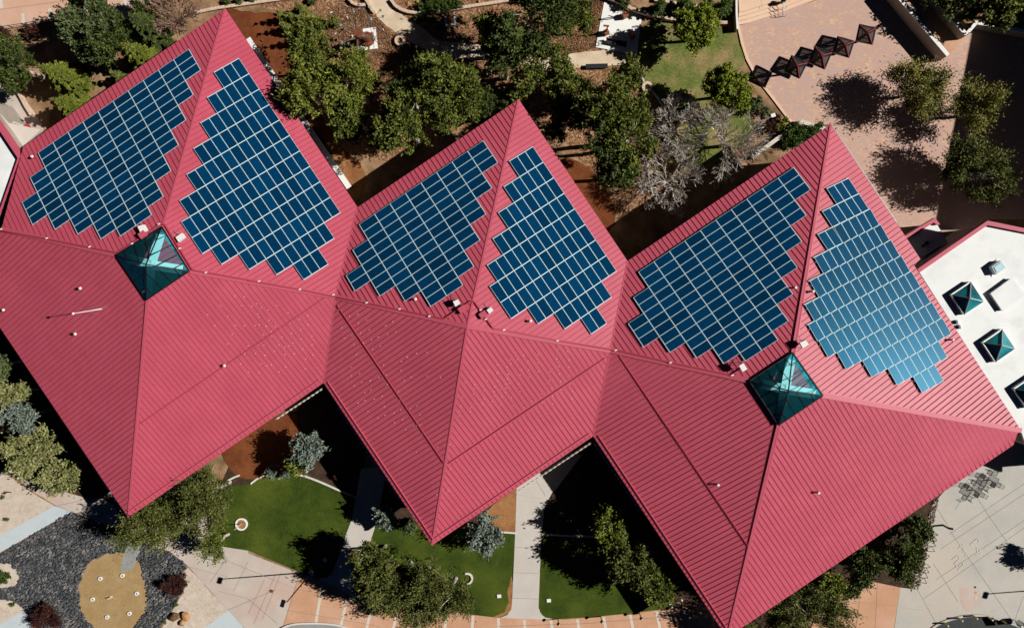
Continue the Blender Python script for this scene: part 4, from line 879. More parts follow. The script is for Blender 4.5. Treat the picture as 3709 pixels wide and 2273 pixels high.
# plaza trees
X_('a4', 1140, 610, 2.5, 6.2, 'olive', 'thin spring tree nearest the middle of the brick plaza', style='feather', ry=2.9, dens=1.2, gap=.2)
X_('a4', 1560, 745, 2.35, 6.0, 'olive', 'thin green tree at the edge of the long shadow on the plaza', style='feather', dens=1.3, leaf=(.28, .11))
X_('a4', 1540, 1190, 3.25, 6.4, 'dolive', 'largest olive tree on the plaza, above the white flat roof', style='feather', ry=3.2, dens=1.3)
X_('a4', 1730, 40, 2.3, 7, 'pine', 'tree in the planter at the top right corner', style='broad')
X_('a4', 1450, 60, 1.7, 5, 'dpine', 'dark shaded tree behind the second plaza wall', style='pine')
X_('a4', 1265, -60, 1.4, 4.2, 'dpine', 'tree above the ramp whose crown shows at the top edge')
# bottom left
X_('b1', -10, 1075, 1.3, 7, 'gspruce', 'grey-green tree cut by the left edge below the roof', ry=1.9)
X_('b1', 95, 1265, 1.55, 7, 'willow', 'silvery tree in the shade along the left roof, upper one', style='pine', ry=1.6)
X_('b1', 150, 1430, 1.7, 7, 'blue', 'blue-grey conifer below the silvery tree at the left roof', ry=1.7)
X_('c1', 250, 310, 2.9, 7, 'willow', 'broad silvery green tree beside the cream gravel', ry=2.3, style='pine')
X_('c1', 420, 475, 2.0, 5.5, 'willow', 'smaller silvery green tree touching the concrete walk', style='pine', ry=1.8)
X_('c1', 1060, 790, 3.0, 8, 'dolive', 'wide drooping tree right under the tip of the leftmost roof', style='feather', ry=2.8, dens=1.35)
X_('c1', 1440, 590, 2.8, 8.5, 'dolive', 'wide drooping tree overlapping the left end of the lawn', style='feather', ry=2.8, dens=1.3)
X_('c1', 1290, 700, 2.4, 6.5, 'dolive', 'drooping tree between the two wide drooping trees', style='feather', dens=1.2)
X_('c1', 1470, 940, 1.4, 5.5, 'pine', 'small green tree at the lawn corner by the concrete walk', style='feather', dens=1.3)
X_('c1', 1190, 1215, 1.3, 1.8, 'red', 'dark red bush at the right edge of the dark rocks', 'shrub', style='shrub', leaf=(.3, .06))
X_('c1', 320, 1440, 1.5, 2.2, 'red', 'dark red bush on the dark rocks at the bottom left', 'shrub', style='shrub', leaf=(.3, .06))
X_('c1', 30, 1165, .75, .9, 'shrub', 'dark green mound on the round cream gravel at the left edge', 'shrub', style='shrub')
for x, y, r, lb in ((45, 765, .25, 'tiny brown tuft on the upper cream gravel, lower one'), (25, 620, .2, 'tiny brown tuft on the upper cream gravel, upper one'), (85, 1345, .28, 'tiny tuft on the lower cream gravel'), (1205, 1343, .25, 'tiny tuft above the three boulders'), (1133, 1468, .22, 'tiny tuft left of the three boulders'), (1245, 1195, .5, 'olive tuft right of the dark red bush'), (595, 520, .45, 'small bright bush in the roof shade by the walk')):
    X_('c1', x, y, r, .4, 'dolive', lb, 'shrub', style='shrub', leaf=(.12, .06))
# bottom middle
X_('c2', 420, 270, 1.7, 6, 'blue', 'blue spruce with a yellow-green side at the top of the lawn', ry=1.6, gap=.1)
X_('c2', 355, 370, 1.35, 4.5, 'spruce', 'yellow-green lower part of the spruce group at the top of the lawn', gap=.1, style='pine')
X_('c2', 170, 430, .75, 2.0, 'blue', 'small blue-grey bush left on the lawn kerb', 'shrub', style='shrub')
X_('c2', 262, 455, .7, 1.8, 'blue', 'small blue-grey bush right on the lawn kerb', 'shrub', style='shrub')
X_('c2', 610, 470, .5, 1.2, 'red', 'small reddish bush alone in the dark shade', 'shrub', style='shrub')
X_('c2', 945, 740, 1.15, 4.5, 'blue', 'slim blue-grey conifer near the tip of the middle roof', ry=1.3, gap=.3)
X_('c2', 1090, 800, .95, 3, 'gspruce', 'low grey-green conifer against the middle roof edge')
X_('c2', 1610, 850, 1.7, 5.5, 'blue', 'blue-green conifer right of the middle roof tip', ry=2.1, gap=.1)
X_('c2', 880, 1040, 2.5, 7.5, 'dolive', 'leafy tree on the lawn beside the shaded footpath', style='pine', ry=2.2)
X_('c2', 960, 1250, 2.7, 8, 'dolive', 'leafy tree over the salmon paving at the lawn edge', style='pine', ry=2.4)
X_('c2', 1200, 1200, 2.7, 8, 'dolive', 'dark leafy tree in the middle of the lawn group', style='feather', ry=2.3, dens=1.1)
X_('c2', 1390, 1270, 2.6, 7.5, 'dolive', 'leafy tree at the right side of the lawn group', style='feather', ry=2.6, dens=1.0)
X_('c2', 1180, 1400, 1.9, 6.5, 'dolive', 'low leafy tree hanging over the salmon paving', style='feather', dens=1.0)
X_('c3', 775, 800, 1.7, 6.5, 'spruce', 'bright topped tree in the deep shade of the rightmost roof', ry=2.2)
X_('c3', 900, 1025, 2.7, 7.5, 'dolive', 'largest of the three trees along the rightmost roof', style='pine', ry=2.6)
X_('c3', 1080, 1235, 2.0, 7, 'pine', 'lowest of the three trees along the rightmost roof', ry=2.2)
# bottom right
X_('c4', 1160, 830, 1.5, 3.5, 'dpine', 'rounded juniper nearest the wavy bike racks', style='broad', ry=1.6)
X_('c4', 1060, 1030, 2.3, 4, 'dpine', 'wide dark juniper beside the rock strip', style='pine', ry=2.5)
X_('c4', 770, 1080, 1.6, 4.5, 'dpine', 'dark juniper against the lower eave of the rightmost roof', ry=2.2)
X_('c4', 865, 1050, .9, 3, 'gspruce', 'thin bush in the shade between the junipers')
X_('c4', 690, 1240, 1.1, 3.5, 'dpine', 'dark juniper at the salmon walk')
X_('c4', 560, 1200, 1.6, 5, 'spruce', 'bright yellow-green shrub tree by the salmon walk', style='broad')
X_('c4', 370, 1380, 4.0, 7.5, 'dolive', 'wide olive tree below the rightmost roof at the bottom edge', style='feather', ry=2.8, dens=1.2)
X_('c4', 2440, 1095, 1.2, 6.5, 'pine', 'tree beyond the right edge that shades the grey plaza')
X_('c4', 110, 1540, 3.0, 7, 'dolive', 'tree at the bottom edge under the roof tip', style='feather')
# ---------------------------------------------------------------- block edging walls
BLOCK = noisy('concrete_block', (.56, .42, .31), (.66, .52, .40), 2, 12, .9)
def block_wall(t, pts, h, label, size=.42, dep=.34, closed=False):
    P = chaikin([G(t, *p) for p in pts], 2, False); acc = 0; out = []
    for a, b in zip(P, P[1:]):
        L = (b - a).length; d = (b - a).normalized() if L > 1e-6 else Vector((1, 0, 0))
        while acc < L: out.append((a + d * acc, math.atan2(d.y, d.x))); acc += size + .015
        acc -= L
    c = out[len(out) // 2][0]; r = thing('block_wall', label, 'block wall', c); mb = MB(); rng = random.Random(len(out))
    for q, a in out: mb.box((q.x, q.y, h / 2 + rng.uniform(-.01, .01)), (size, dep, h), a + rng.uniform(-.06, .06))
    mb.build('blocks', BLOCK, r)
    return r
block_wall('a1', [(1360, 90), (1480, 65), (1620, 45), (1780, 22), (1888, 8), (2000, -8)], .45, 'row of concrete blocks running from the roof peak to the top edge')
block_wall('a2', [(985, 15), (1010, 50), (1060, 80), (1130, 97), (1250, 93), (1400, 72), (1560, 45), (1700, 25), (1780, 10)], .5, 'curved row of blocks around the four round bushes')
block_wall('a2', [(700, 10), (725, 35), (770, 45), (808, 42)], .5, 'short row of blocks left of the sandy path start')
block_wall('a2', [(800, -5), (822, 25), (845, 70), (870, 98)], .5, 'short curved row of blocks along the left side of the sandy path')
block_wall('a3', [(730, -15), (820, 20), (900, 65), (980, 95), (1080, 120), (1200, 145), (1330, 160), (1460, 166), (1575, 168)], .7, 'long row of blocks above the white pad and patchy lawn')
block_wall('a3', [(1085, 8), (1150, 18), (1260, 40), (1400, 55), (1560, 58)], .5, 'upper row of blocks among the spiky conifers')
block_wall('a1', [(105, 590), (150, 650), (185, 720), (235, 800)], .5, 'short row of blocks along the concrete apron at the left')
# block stone retaining walls at the plaza
def wall(pts, h, wd, label, m=None, z0=0, cat='wall', capm=None):
    c = pts[len(pts) // 2]; r = thing('plaza_wall', label, cat, (c[0], c[1], 0)); b_ = MB(); cp_ = MB()
    for i, (a, b) in enumerate(zip(pts, pts[1:])):
        a = Vector((a[0], a[1], 0)); b = Vector((b[0], b[1], 0)); d = (b - a).normalized(); e = d * (wd * .5)
        b_.bar(a - e * (i > 0), b, wd, h - .08 - .002 * i); cp_.bar(a - e * 1.1 * (i > 0), b, wd + .06, .08 + .002 * i, lift=h - .078)
    b_.build('wall_body', m or STUCCO, r); cp_.build('coping', capm or WPAINT, r); return r
wall([G('a4', 1000, -60, 2.1), G('a4', 1065, 20, 2.1), G('a4', 1370, 378, 2.1)], 2.1, .36, 'long tall wall with white top between brick plaza and ramp')
wall([G('a4', 1240, -60, 1.5), G('a4', 1300, 10, 1.5), G('a4', 1495, 238, 1.5)], 1.5, .36, 'second wall with white top on the far side of the ramp')
wall([G('a4', 1497, 232, 1.5), G('a4', 1563, 155, 1.5), G('a4', 1650, 170, 1.5), G('a4', 1950, 225, 1.5)], 1.498, .3, 'bent white-topped wall running into the long shadow')
wall([G('a4', 30, 1075, .9), G('a4', 200, 950, .9), G('a4', 372, 832, .9), G('a4', 540, 885, .9)], .9, .38, 'bent pale wall between the hedge and the brick plaza by the roof peak', capm=CREAM)
# planter soil behind the second wall
pl_ = [G('a4', *p) for p in ((1310, 0), (1500, 225), (1560, 165), (1650, 178), (1950, 235), (1950, -100), (1230, -100))]
tag(MB().prism([(p.x, p.y) for p in pl_], 0, .9).build('planter_soil', SOIL), kind='structure')
# raised stage with steps
st = thing('stage', 'peach concrete stage with curved steps at the top of the brick plaza', 'stage', G('a4', 0, 60))
arc = [(-70, 175), (0, 162), (120, 125), (250, 80), (370, 35), (480, -5), (620, -70)]
for k in range(4):
    off = k * 24; pts = [G('a4', x + (-8 * k if i else 0), y - off) for i, (x, y) in enumerate(arc)] + [G('a4', 400, -250), G('a4', -90, -250)]
    MB().prism([(p.x, p.y) for p in pts], .2 * k, .2 * (k + 1) - (.0 if k == 3 else 0)).build('step' if k < 3 else 'deck', STAGE, st)
sj = MB()
for a, b in (((75, -60), (100, 60)), ((330, -60), (345, -20)), ((160, -60), (175, 40))): sj.bar(G('a4', *a, .802), G('a4', *b, .802), .03, .004)
sj.build('joint', JM, st)
wall([G('a3', 1638, -60, 1.2), G('a3', 1640, 100, 1.2), G('a3', 1646, 200, 1.2)], 1.2, .16, 'narrow white-topped wall on the left side of the peach stage')
def rail(p0, p1, h0, label):
    r = thing('handrail', label, 'handrail', p0, 'white handrails on the stage steps'); mb = MB()
    a = Vector((p0.x, p0.y, h0 + .95)); b = Vector((p1.x, p1.y, 1.0)); mb.path([Vector((p0.x, p0.y, h0)), a, b, Vector((p1.x, p1.y, 0))], .03, 6, 0)
    mb.path([a.lerp(Vector((a.x, a.y, h0)), .45), b.lerp(Vector((b.x, b.y, 0)), .45)], .022, 6); m = a.lerp(b, .5); mb.tube(m, (m.x, m.y, h0 * .5), .03, .03, 6)
    mb.build('rail', WPAINT, r)
zz_ = lambda x, y: U((2650 + x / 7.04, y / 7.04), 0)
rail(zz_(1200, 150), zz_(1265, 440), .8, 'left one of the two white handrails on the stage steps'); rail(zz_(1290, 90), zz_(1365, 425), .8, 'right one of the two white handrails on the stage steps')
r = thing('trash_bin', 'dark round bin on the stage beside the white handrails', 'bin', zz_(1225, 130)); q = zz_(1225, 130); q.z = .8
MB().lathe(q, [(.2, 0), (.26, .8), (.27, .85), (.2, .9)], 12).build('bin_body', DARK, r); MB().lathe(q + up * .9, [(.27, 0), (.15, .12), (.02, .16)], 12).build('lid', BLACK, r)
# wood fence between plaza and soil, top left
fp = [G('a1', *p) for p in ((-60, 218), (0, 205), (180, 180), (330, 152))]
fr_ = thing('edge_fence', 'low dark fence along the lower edge of the salmon plaza at the top left', 'fence', fp[1]); mb = MB(); ps = MB()
for a, b in zip(fp, fp[1:]):
    mb.tube(a + up * .9, b + up * .9, .035, .035, 5); mb.tube(a + up * .45, b + up * .45, .03, .03, 5); n = max(1, int((b - a).length / 1.1))
    for i in range(n): q = a.lerp(b, i / n); ps.tube(q, q + up * 1.0, .045, .045, 6)
mb.build('rails', DARK, fr_); ps.build('posts', DARK, fr_)
# ---------------------------------------------------------------- small kerbs
KB = noisy('kerb_concrete', (.62, .58, .53), (.70, .66, .6), 1, 12, .85)
def kerb(name, t, pts, wd, h, label, m=None, sm=2):
    h += .1
    P = chaikin([G(t, *p) for p in pts], sm, False); r = thing(name, label, 'kerb', P[len(P) // 2]); mb = MB()
    for i, (a, b) in enumerate(zip(P, P[1:])):
        d = (b - a).normalized() * .01; mb.bar(a - d, b + d, wd, h + .0015 * (i % 3))
    mb.build('kerb_stone', m or KB, r); return r
kerb('lawn_kerb', 'c2', [(-175, 522), (-100, 480), (-60, 465)], .2, .15, 'short piece of pale kerb at the left end of the big lawn')
kerb('lawn_kerb', 'c2', [(20, 522), (70, 482), (130, 464)], .2, .15, 'short curved kerb left of the blue-grey bushes')
kerb('lawn_kerb', 'c2', [(310, 455), (380, 467), (450, 492), (530, 525), (620, 566), (750, 620)], .2, .15, 'long pale kerb curving right from the blue-grey bushes')
kerb('lawn_kerb', 'c2', [(1700, 850), (1770, 853), (1826, 858)], .2, .15, 'short straight kerb beside the path left of the middle roof')
kerb('lawn_kerb', 'c3', [(308, 868), (420, 875), (540, 880), (640, 882), (900, 895)], .2, .15, 'straight kerb running into the shade of the rightmost roof')
kerb('lawn_kerb', 'c3', [(1172, 1312), (1182, 1340), (1198, 1368)], .22, .15, 'short pale kerb at the corner of the small lawn by the stones', sm=0)
kerb('lawn_kerb', 'a3', [(962, 380), (970, 460), (985, 520), (1005, 560)], .18, .12, 'curved pale kerb from the white pad to the stone ring')
kerb('lawn_kerb', 'a3', [(1060, 620), (1120, 700), (1150, 760), (1152, 850), (1130, 930), (1100, 980)], .16, .12, 'thin kerb curving down from the stone ring past the bare tree')
kerb('lawn_kerb', 'a3', [(1030, 1120), (1035, 1200), (1050, 1280), (1070, 1335)], .16, .12, 'thin kerb piece below the lowest bare tree')
kerb('driveway_kerb', 'c4', aP[:11], .25, .14, 'curved kerb round the dark driveway at the bottom right', CONC2)
kerb('planter_kerb', 'c2', [(200, 1530), (250, 1495), (330, 1474), (500, 1472), (640, 1488), (760, 1540)], .2, .15, 'curved kerb of the grey gravel bed at the bottom edge')
def ring(t, x, y, r0, r1, h, label, m=None, a0=0, a1=2 * math.pi, inner=None):
    h += .1
    q = G(t, x, y); r = thing('stone_ring', label, 'stone ring', q); MB().ring(q, r0, r1, 0, h, 24, a0, a1).build('ring', m or BLOCK, r)
    if inner: MB().ring(q, .001, r0 - .005, 0, .14, 20).build('fill', inner, r)
    return r
ring('a2', 1040, 285, .33, .62, .4, 'scalloped stone ring on the mulch beside the sandy path', inner=MULCH)
ring('a3', 1025, 600, .3, .62, .4, 'stone ring at the bend of the lawn kerb', inner=SOIL)
ring('a3', 1080, 862, .4, .55, .25, 'worn stone ring left of the upper bare tree', inner=MULCH)
ring('a3', 1240, 1050, .48, .68, .25, 'broken stone ring round the trunk of the upper bare tree', a0=3.4, a1=6.4)
ring('a3', 1160, 1240, .55, .76, .25, 'stone ring round the trunk of the lowest bare tree', a0=4.2, a1=8.6)
ring('c2', 1495, 1168, .5, .72, .2, 'broken pale ring at the right edge of the lawn trees', KB, 4.7, 8.2)
ring('c2', 1090, 1070, .5, .68, .2, 'pale ring half hidden under the lawn trees', KB, 4.4, 7.6)
ring('c1', 1655, 798, .55, .74, .15, 'white tree ring with a leaning stake at the lawn edge', WPAINT, inner=ORSOIL)
s_ = thing('tree_stake', 'pale leaning stake in the white ring on the lawn', 'stake', G('c1', 1652, 795)); MB().tube(G('c1', 1652, 795), G('c1', 1605, 838, 2.6), .05, .045, 7).build('stake', CREAM, s_)
# ---------------------------------------------------------------- lamps, bollards, lights
def lamp(q, h, label, arm=(-.25, -.1)):
    r = thing('street_lamp', label, 'street lamp', q)
    MB().lathe(q, [(.32, 0), (.32, .5), (.3, .56), (.1, .6)], 14).build('base', CREAM, r)
    MB().tube(q + up * .55, q + up * h, .085, .06, 10).build('pole', BLACK, r)
    a = q + up * h; b = a + Vector((arm[0], arm[1], .05)); MB().tube(a - up * .05, b, .04, .04, 6).build('arm', BLACK, r)
    hd = MB().box((b.x + arm[0] * .9, b.y + arm[1] * .9, b.z), (.75, .42, .2), math.atan2(arm[1], arm[0]) + .9).build('lamp_head', BLACK, r); return r
lamp(G('c2', 433, 1127), 9.2, 'tall black lamp post on a pale round base between lawn and concrete walk')
lamp(G('c4', 1645, 1273) + Vector((1.15, .104, 0)) * 9.0, 9.0, 'tall black lamp post just beyond the right edge whose shadow crosses the grey plaza')
for i, (bx, by) in enumerate(((365, 1458), (500, 1410), (640, 1388), (785, 1402), (920, 1438))):
    q = U((3280 + bx / 2.636, 1700 + by / 2.636), .15); r = thing('bollard', f'{["leftmost", "second", "middle", "fourth", "rightmost"][i]} yellow bollard along the rim of the dark driveway', 'bollard', q, 'yellow bollards round the driveway')
    MB().lathe(q, [(.1, -.15), (.1, .95)], 10).build('post', YELLOW, r); MB().lathe(q + up * .951, [(.11, 0), (.1, .06), (.03, .1)], 10).build('cap', CREAM, r)
sp = thing('sign_post', 'pole with pale blue sign panels at the right end of the dark driveway', 'sign', G('c4', 1815, 1450))
q = G('c4', 1815, 1450); MB().tube(q, q + up * 3.0, .06, .06, 8).build('pole', GREY, sp)
MB().box((q.x, q.y, 2.6), (.12, 1.0, .9), .5).build('sign_panel', mat('sky_blue_paint', (.1, .45, .6), .4), sp); MB().box((q.x + .15, q.y - .1, 1.2), (.55, .5, 1.1), .5).build('cabinet', WPAINT, sp)
for i, (x, y) in enumerate(((418, 1446), (710, 1430), (975, 1408), (1259, 1366))):
    q = G('c3', x, y); r = thing('path_light', f'{["leftmost", "second", "third", "rightmost"][i]} thin black path light along the salmon paving under the lawns', 'path light', q, 'black path lights along the salmon paving')
    MB().tube(q, q + up * 1.45, .05, .05, 8).build('post', BLACK, r); MB().lathe(q + up * 1.45, [(.16, 0), (.2, .08), (.05, .18)], 10).build('lamp_head', BLACK, r); MB().box((q.x + .12, q.y - .05, 1.66), (.12, .1, .04)).build('glint_plate', WPAINT, r)
q = G('c4', 760, 1200); r = thing('path_light', 'thin black path light beside the salmon walk under the rightmost roof', 'path light', q); MB().tube(q, q + up * 1.3, .05, .05, 8).build('post', BLACK, r); MB().lathe(q + up * 1.3, [(.14, 0), (.18, .08), (.05, .16)], 10).build('lamp_head', BLACK, r)
for t, x, y, lb in (('c2', 1715, 1287, 'small white utility lid on the lawn left of the straight path'), ('c3', 355, 1317, 'small white utility lid on the lawn right of the straight path'), ('c2', 527, 1043, 'utility lid in the tree shade on the big lawn')):
    q = G(t, x, y); r = thing('utility_box', lb, 'utility box', q, 'utility lids on the lawns'); MB().box((q.x, q.y, .1), (.44, .36, .2), .1).build('box', PALE, r); MB().box((q.x, q.y, .22), (.48, .4, .04), .1).build('lid', WPAINT, r)
# six round uplights in the tan patch
for i, (x, y) in enumerate(((690, 1170), (841, 1149), (939, 1272), (889, 1408), (737, 1432), (637, 1311))):
    q = G('c1', x, y); r = thing('ground_light', ['round white ground light, upper left of the tan patch ring', 'round white ground light, top of the tan patch ring', 'round white ground light, right of the tan patch ring', 'round white ground light, lower right of the tan patch ring', 'round white ground light, bottom of the tan patch ring', 'round white ground light, left of the tan patch ring'][i], 'ground light', q, 'ground lights in the tan patch')
    MB().ring(q, .12, .24, .0, .2, 16).build('rim', WPAINT, r); MB().ring(q, .001, .118, 0, .17, 14).build('lens', GREY, r)
q = G('c1', 762, 1295); r = thing('sundial', 'thin tan stake standing in the middle of the tan patch', 'sundial', q); MB().box((q.x, q.y, .08), (.3, .3, .16), .3).build('base', BLOCK, r); MB().bar(q + up * .06, q + Vector((-.1, -.15, .65)), .08, .05).build('gnomon', CREAM, r)
q = G('c2', 160, 1256); r = thing('drain_cover', 'round dark drain cover in the pinkish walk near the lamp', 'drain cover', q); MB().ring(q, .001, .2, .3, .33, 16).build('plate', RUST, r).location.z = -.2; 
for i, (x, y, m_) in enumerate(((1550, 1228, RUST), (1555, 1265, YELLOW), (1555, 1300, CREAM))):
    q = G('c4', x, y); r = thing('ground_cover', ['brown', 'yellow', 'cream'][i] + ' round cover set in the grey plaza near the lamp shadow', 'ground cover', q); MB().ring(q, .001, .13, .3, .33, 14).build('plate', m_, r).location.z = -.19
# boulders
def boulder(q, d, rz, m, label, seed):
    bm = bmesh.new(); bmesh.ops.create_icosphere(bm, subdivisions=3, radius=1); rng = random.Random(seed); ks = [Vector((rng.uniform(-1, 1), rng.uniform(-1, 1), rng.uniform(-1, 1))).normalized() for _ in range(9)]
    for v in bm.verts:
        s = 1
        for k in ks: s -= max(0, v.co.normalized().dot(k) - .72) * .8
        v.co = Vector((v.co.x * d[0] * s, v.co.y * d[1] * s, v.co.z * d[2] * s))
    me = bpy.data.meshes.new('boulder'); bm.to_mesh(me); bm.free(); o = link('boulder', me, None, m); o.location = (q.x, q.y, d[2] * .55); o.rotation_euler = (0, 0, rz); tag(o, label, 'boulder')
BRK = noisy('brown_boulder', (.10, .05, .025), (.22, .12, .06), 3, 14, .9, .3); TNK = noisy('orange_boulder', (.34, .18, .08), (.46, .26, .13), 3, 14, .9, .3)
z5 = lambda x, y: U((520 + x / 5.833, 2150 + y / 5.833), .3)
boulder(z5(645, 480), (.68, .6, .45), 0, BRK, 'dark brown boulder, left of the three on the cream gravel', 1)
boulder(z5(880, 465), (.5, .68, .45), .6, TNK, 'smooth orange boulder, upper right of the three on the cream gravel', 2)
boulder(z5(800, 610), (.48, .42, .35), .4, TNK, 'rough orange boulder, lowest of the three on the cream gravel', 3)
for i, (x, y) in enumerate(((238, 435), (302, 408), (275, 452))):
    q = U((2400 + x / 4.446, 2080 + y / 4.446), 0); boulder(q, (.17, .17, .15), i, CREAM if i else TNK, ['left', 'upper right', 'lower right'][i] + ' round pale stone in the bed by the rightmost roof edge', 10 + i)
for i, (t, x, y, s) in enumerate((('a2', 1092, 22, .25), ('a2', 1155, 15, .22), ('a2', 1575, 12, .22))): boulder(G(t, x, y), (s, s * .9, s * .7), i, TNK, ['rock nearest the sandy path inside the block edging', 'rock between the sandy path and the four bushes', 'rock right of the four bushes inside the block edging'][i], 20 + i)
# loose crushed rock, uncountable
def inside(arr, x, y):
    ins = False; j = len(arr) - 1
    for i in range(len(arr)):
        if (arr[i][1] > y) != (arr[j][1] > y) and x < (arr[j][0] - arr[i][0]) * (y - arr[i][1]) / (arr[j][1] - arr[i][1]) + arr[i][0]: ins = not ins
        j = i
    return ins
def scatter(P, n, s0, s1, mats, name, z=.03, out=()):
    xs = [p.x for p in P]; ys = [p.y for p in P]; pts = []
    arr = np.array([(p.x, p.y) for p in P]); rng = np.random.default_rng(3); V = []; F = []
    while len(pts) < n:
        x = rng.uniform(min(xs), max(xs)); y = rng.uniform(min(ys), max(ys))
        if inside(arr, x, y) and not any(inside(o_, x, y) for o_ in out): pts.append((x, y))
    mb = MB()
    for x, y in pts:
        s = rng.uniform(s0, s1); a = rng.uniform(0, 6.3); k = []
        for q in range(5): b = a + q * 1.2566 + rng.uniform(-.3, .3); k.append((x + math.cos(b) * s * rng.uniform(.6, 1.1), y + math.sin(b) * s * rng.uniform(.6, 1.1)))
        tp = [(x + (px_ - x) * .5 + rng.uniform(-.2, .2) * s, y + (py_ - y) * .5 + rng.uniform(-.2, .2) * s, z + s * rng.uniform(.5, 1.1)) for px_, py_ in k]
        mb.add([(px_, py_, .0) for px_, py_ in k] + tp, [(4, 3, 2, 1, 0), (5, 6, 7, 8, 9)] + [(i, (i + 1) % 5, 5 + (i + 1) % 5, 5 + i) for i in range(5)], 0)
    o = mb.build(name, mats); tag(o, kind='stuff'); return o
RKV = leafmat('crushed_rock', (.02, .024, .03), (.085, .09, .098), (.30, .28, .26))
scatter(rkP, 4200, .09, .22, RKV, 'crushed_rock', out=ROUT, z=.09)
scatter(rsP, 420, .09, .2, mats=leafmat('river_stone', (.12, .07, .05), (.34, .28, .24), (.7, .65, .6)), name='river_stones', z=.12)
# a second ring of chips heaped on the mulch gives it a broken surface
CHIP = leafmat('bark_chip', (.09, .035, .015), (.24, .12, .06), (.48, .30, .17))
mp_ = [G('a2', *p) for p in ((560, 30), (800, 60), (960, 200), (1150, 330), (1120, 420), (960, 480), (930, 620), (600, 440), (520, 240))]
scatter(mp_, 5000, .05, .12, CHIP, 'bark_chips', .012)
mp_ = [G('a3', *p) for p in ((420, 0), (725, 0), (670, 330), (370, 395), (350, 320), (600, 180))]
scatter(mp_, 2600, .05, .12, CHIP, 'bark_chips', .012)
# ---------------------------------------------------------------- plaza canopies
SHADEM = bpy.data.materials.new('perforated_shade_panel'); SHADEM.use_nodes = True
n_, l_ = SHADEM.node_tree.nodes, SHADEM.node_tree.links; b_ = n_['Principled BSDF']; b_.inputs['Base Color'].default_value = (.02, .02, .022, 1); b_.inputs['Roughness'].default_value = .6
tr_ = n_.new('ShaderNodeBsdfTransparent'); mx_ = n_.new('ShaderNodeMixShader'); mx_.inputs[0].default_value = .9
l_.new(tr_.outputs[0], mx_.inputs[1]); l_.new(b_.outputs[0], mx_.inputs[2]); l_.new(mx_.outputs[0], n_['Material Output'].inputs[0])
RIB = mat('dark_red_rib', (.26, .05, .07), .4, 0, .5)
z2 = lambda x, y, z: U((2700 + x / 4.738, 60 + y / 4.738), z)
CN = [([(790, 675), (1050, 805), (922, 1062), (665, 940)], (875, 855)), ([(1195, 520), (1472, 630), (1355, 903), (1085, 790)], (1300, 690)), ([(1580, 350), (1860, 430), (1770, 705), (1500, 625)], (1700, 510)), ([(1955, 142), (2232, 205), (2172, 480), (1893, 425)], (2080, 298))]
for i, (pts, ap) in enumerate(CN):
    zb, za = 2.7, 3.9; c = [z2(*p, zb) for p in pts]; a = z2(*ap, za); cen = sum(c, Vector()) / 4; ground = Vector((cen.x, cen.y, 0))
    a = Vector((cen.x, cen.y, za)).lerp(a, .6)
    r = thing('shade_canopy', ['leftmost dark pyramid canopy on the brick plaza, nearest the kerb', 'second dark pyramid canopy from the left on the brick plaza', 'third dark pyramid canopy from the left on the brick plaza', 'rightmost dark pyramid canopy on the brick plaza, nearest the tall wall'][i], 'canopy', ground, 'pyramid canopies on the brick plaza')
    MB().tube(ground, Vector((a.x, a.y, za - .25)), .13, .11, 10).build('post', DARK, r)
    for j in range(4):
        p, q = c[j], c[(j + 1) % 4]; g = (p + q + a) / 3; ip, iq, ia = p.lerp(g, .42), q.lerp(g, .42), a.lerp(g, .42)
        MB().add([p, q, a, ip, iq, ia], [(0, 1, 4, 3), (1, 2, 5, 4), (2, 0, 3, 5)]).build('panel_frame', BLACK, r)
        MB().add([ip, iq, ia], [(0, 1, 2)]).build('shade_panel', SHADEM, r)
        MB().bar(p, a, .085, .1, lift=.02).build('rib', RIB, r)
        MB().bar(p, q, .12, .12).build('edge_beam', BLACK, r)
        MB().tube(ground + up * 1.6, p.lerp(a, .45) - up * .1, .05, .05, 6).build('brace', DARK, r)
# ---------------------------------------------------------------- wind sculpture on its pad
zs4 = lambda x, y, z=0: U((1000 + x / 4.928, y / 4.928), z)
pd = thing('sculpture_plinth', 'white square slab with a rusty round disc under the metal sculpture', 'plinth', zs4(1660, 700))
MB().prism([zs4(*p) for p in ((1540, 525), (1775, 492), (1820, 872), (1510, 912))], 0, .15).build('slab', PALE, pd)
q = zs4(1640, 715); MB().lathe((q.x, q.y, .15), [(.82, 0), (.86, .1), (.8, .34), (.3, .5)], 24).build('disc', RUST, pd)
q = zs4(1640, 715); topq = zs4(1460, 590, 5.4)
ws = thing('wind_sculpture', 'spidery rusty sculpture with silver hubs and spinning cups on the bark mulch', 'sculpture', Vector((q.x, q.y, .5)))
MB().tube(Vector((q.x, q.y, .6)), topq - up * .4, .42, .34, 12).tube(topq - up * .4, topq + up * .3, .6, .42, 12).build('trunk', RUST, ws)
rng = random.Random(4)
for k, (hx, hy, hz) in enumerate(((1370, 215, 6.2), (1680, 350, 5.2), (1135, 455, 6.0), (1160, 765, 6.4), (1735, 690, 4.8), (1450, 870, 5.6))):
    h = zs4(hx, hy, hz); st_ = topq + (h - topq).normalized() * .4; am = MB().tube(st_, h, .15, .09, 8).build('arm', DBARK, ws)
    MB().ball(h, .27, 12).build('hub', SILVER, am)
    ns = 8; t0 = rng.uniform(0, 1)
    spk = MB()
    for j in range(ns):
        cups = MB()
        an = t0 + 2 * math.pi * j / ns; ln = rng.uniform(1.1, 1.75); d = Vector((math.cos(an), math.sin(an), rng.uniform(-.5, .6))).normalized(); e = h + d * ln
        spk.tube(h, e, .03, .025, 4); s = Vector((-d.y, d.x, .2)).normalized(); cups.tube(e - s * .16, e + s * .14, .02, .15, 8); cups.build('cup', SILVER, am)
    spk.build('spokes', DARK, am)
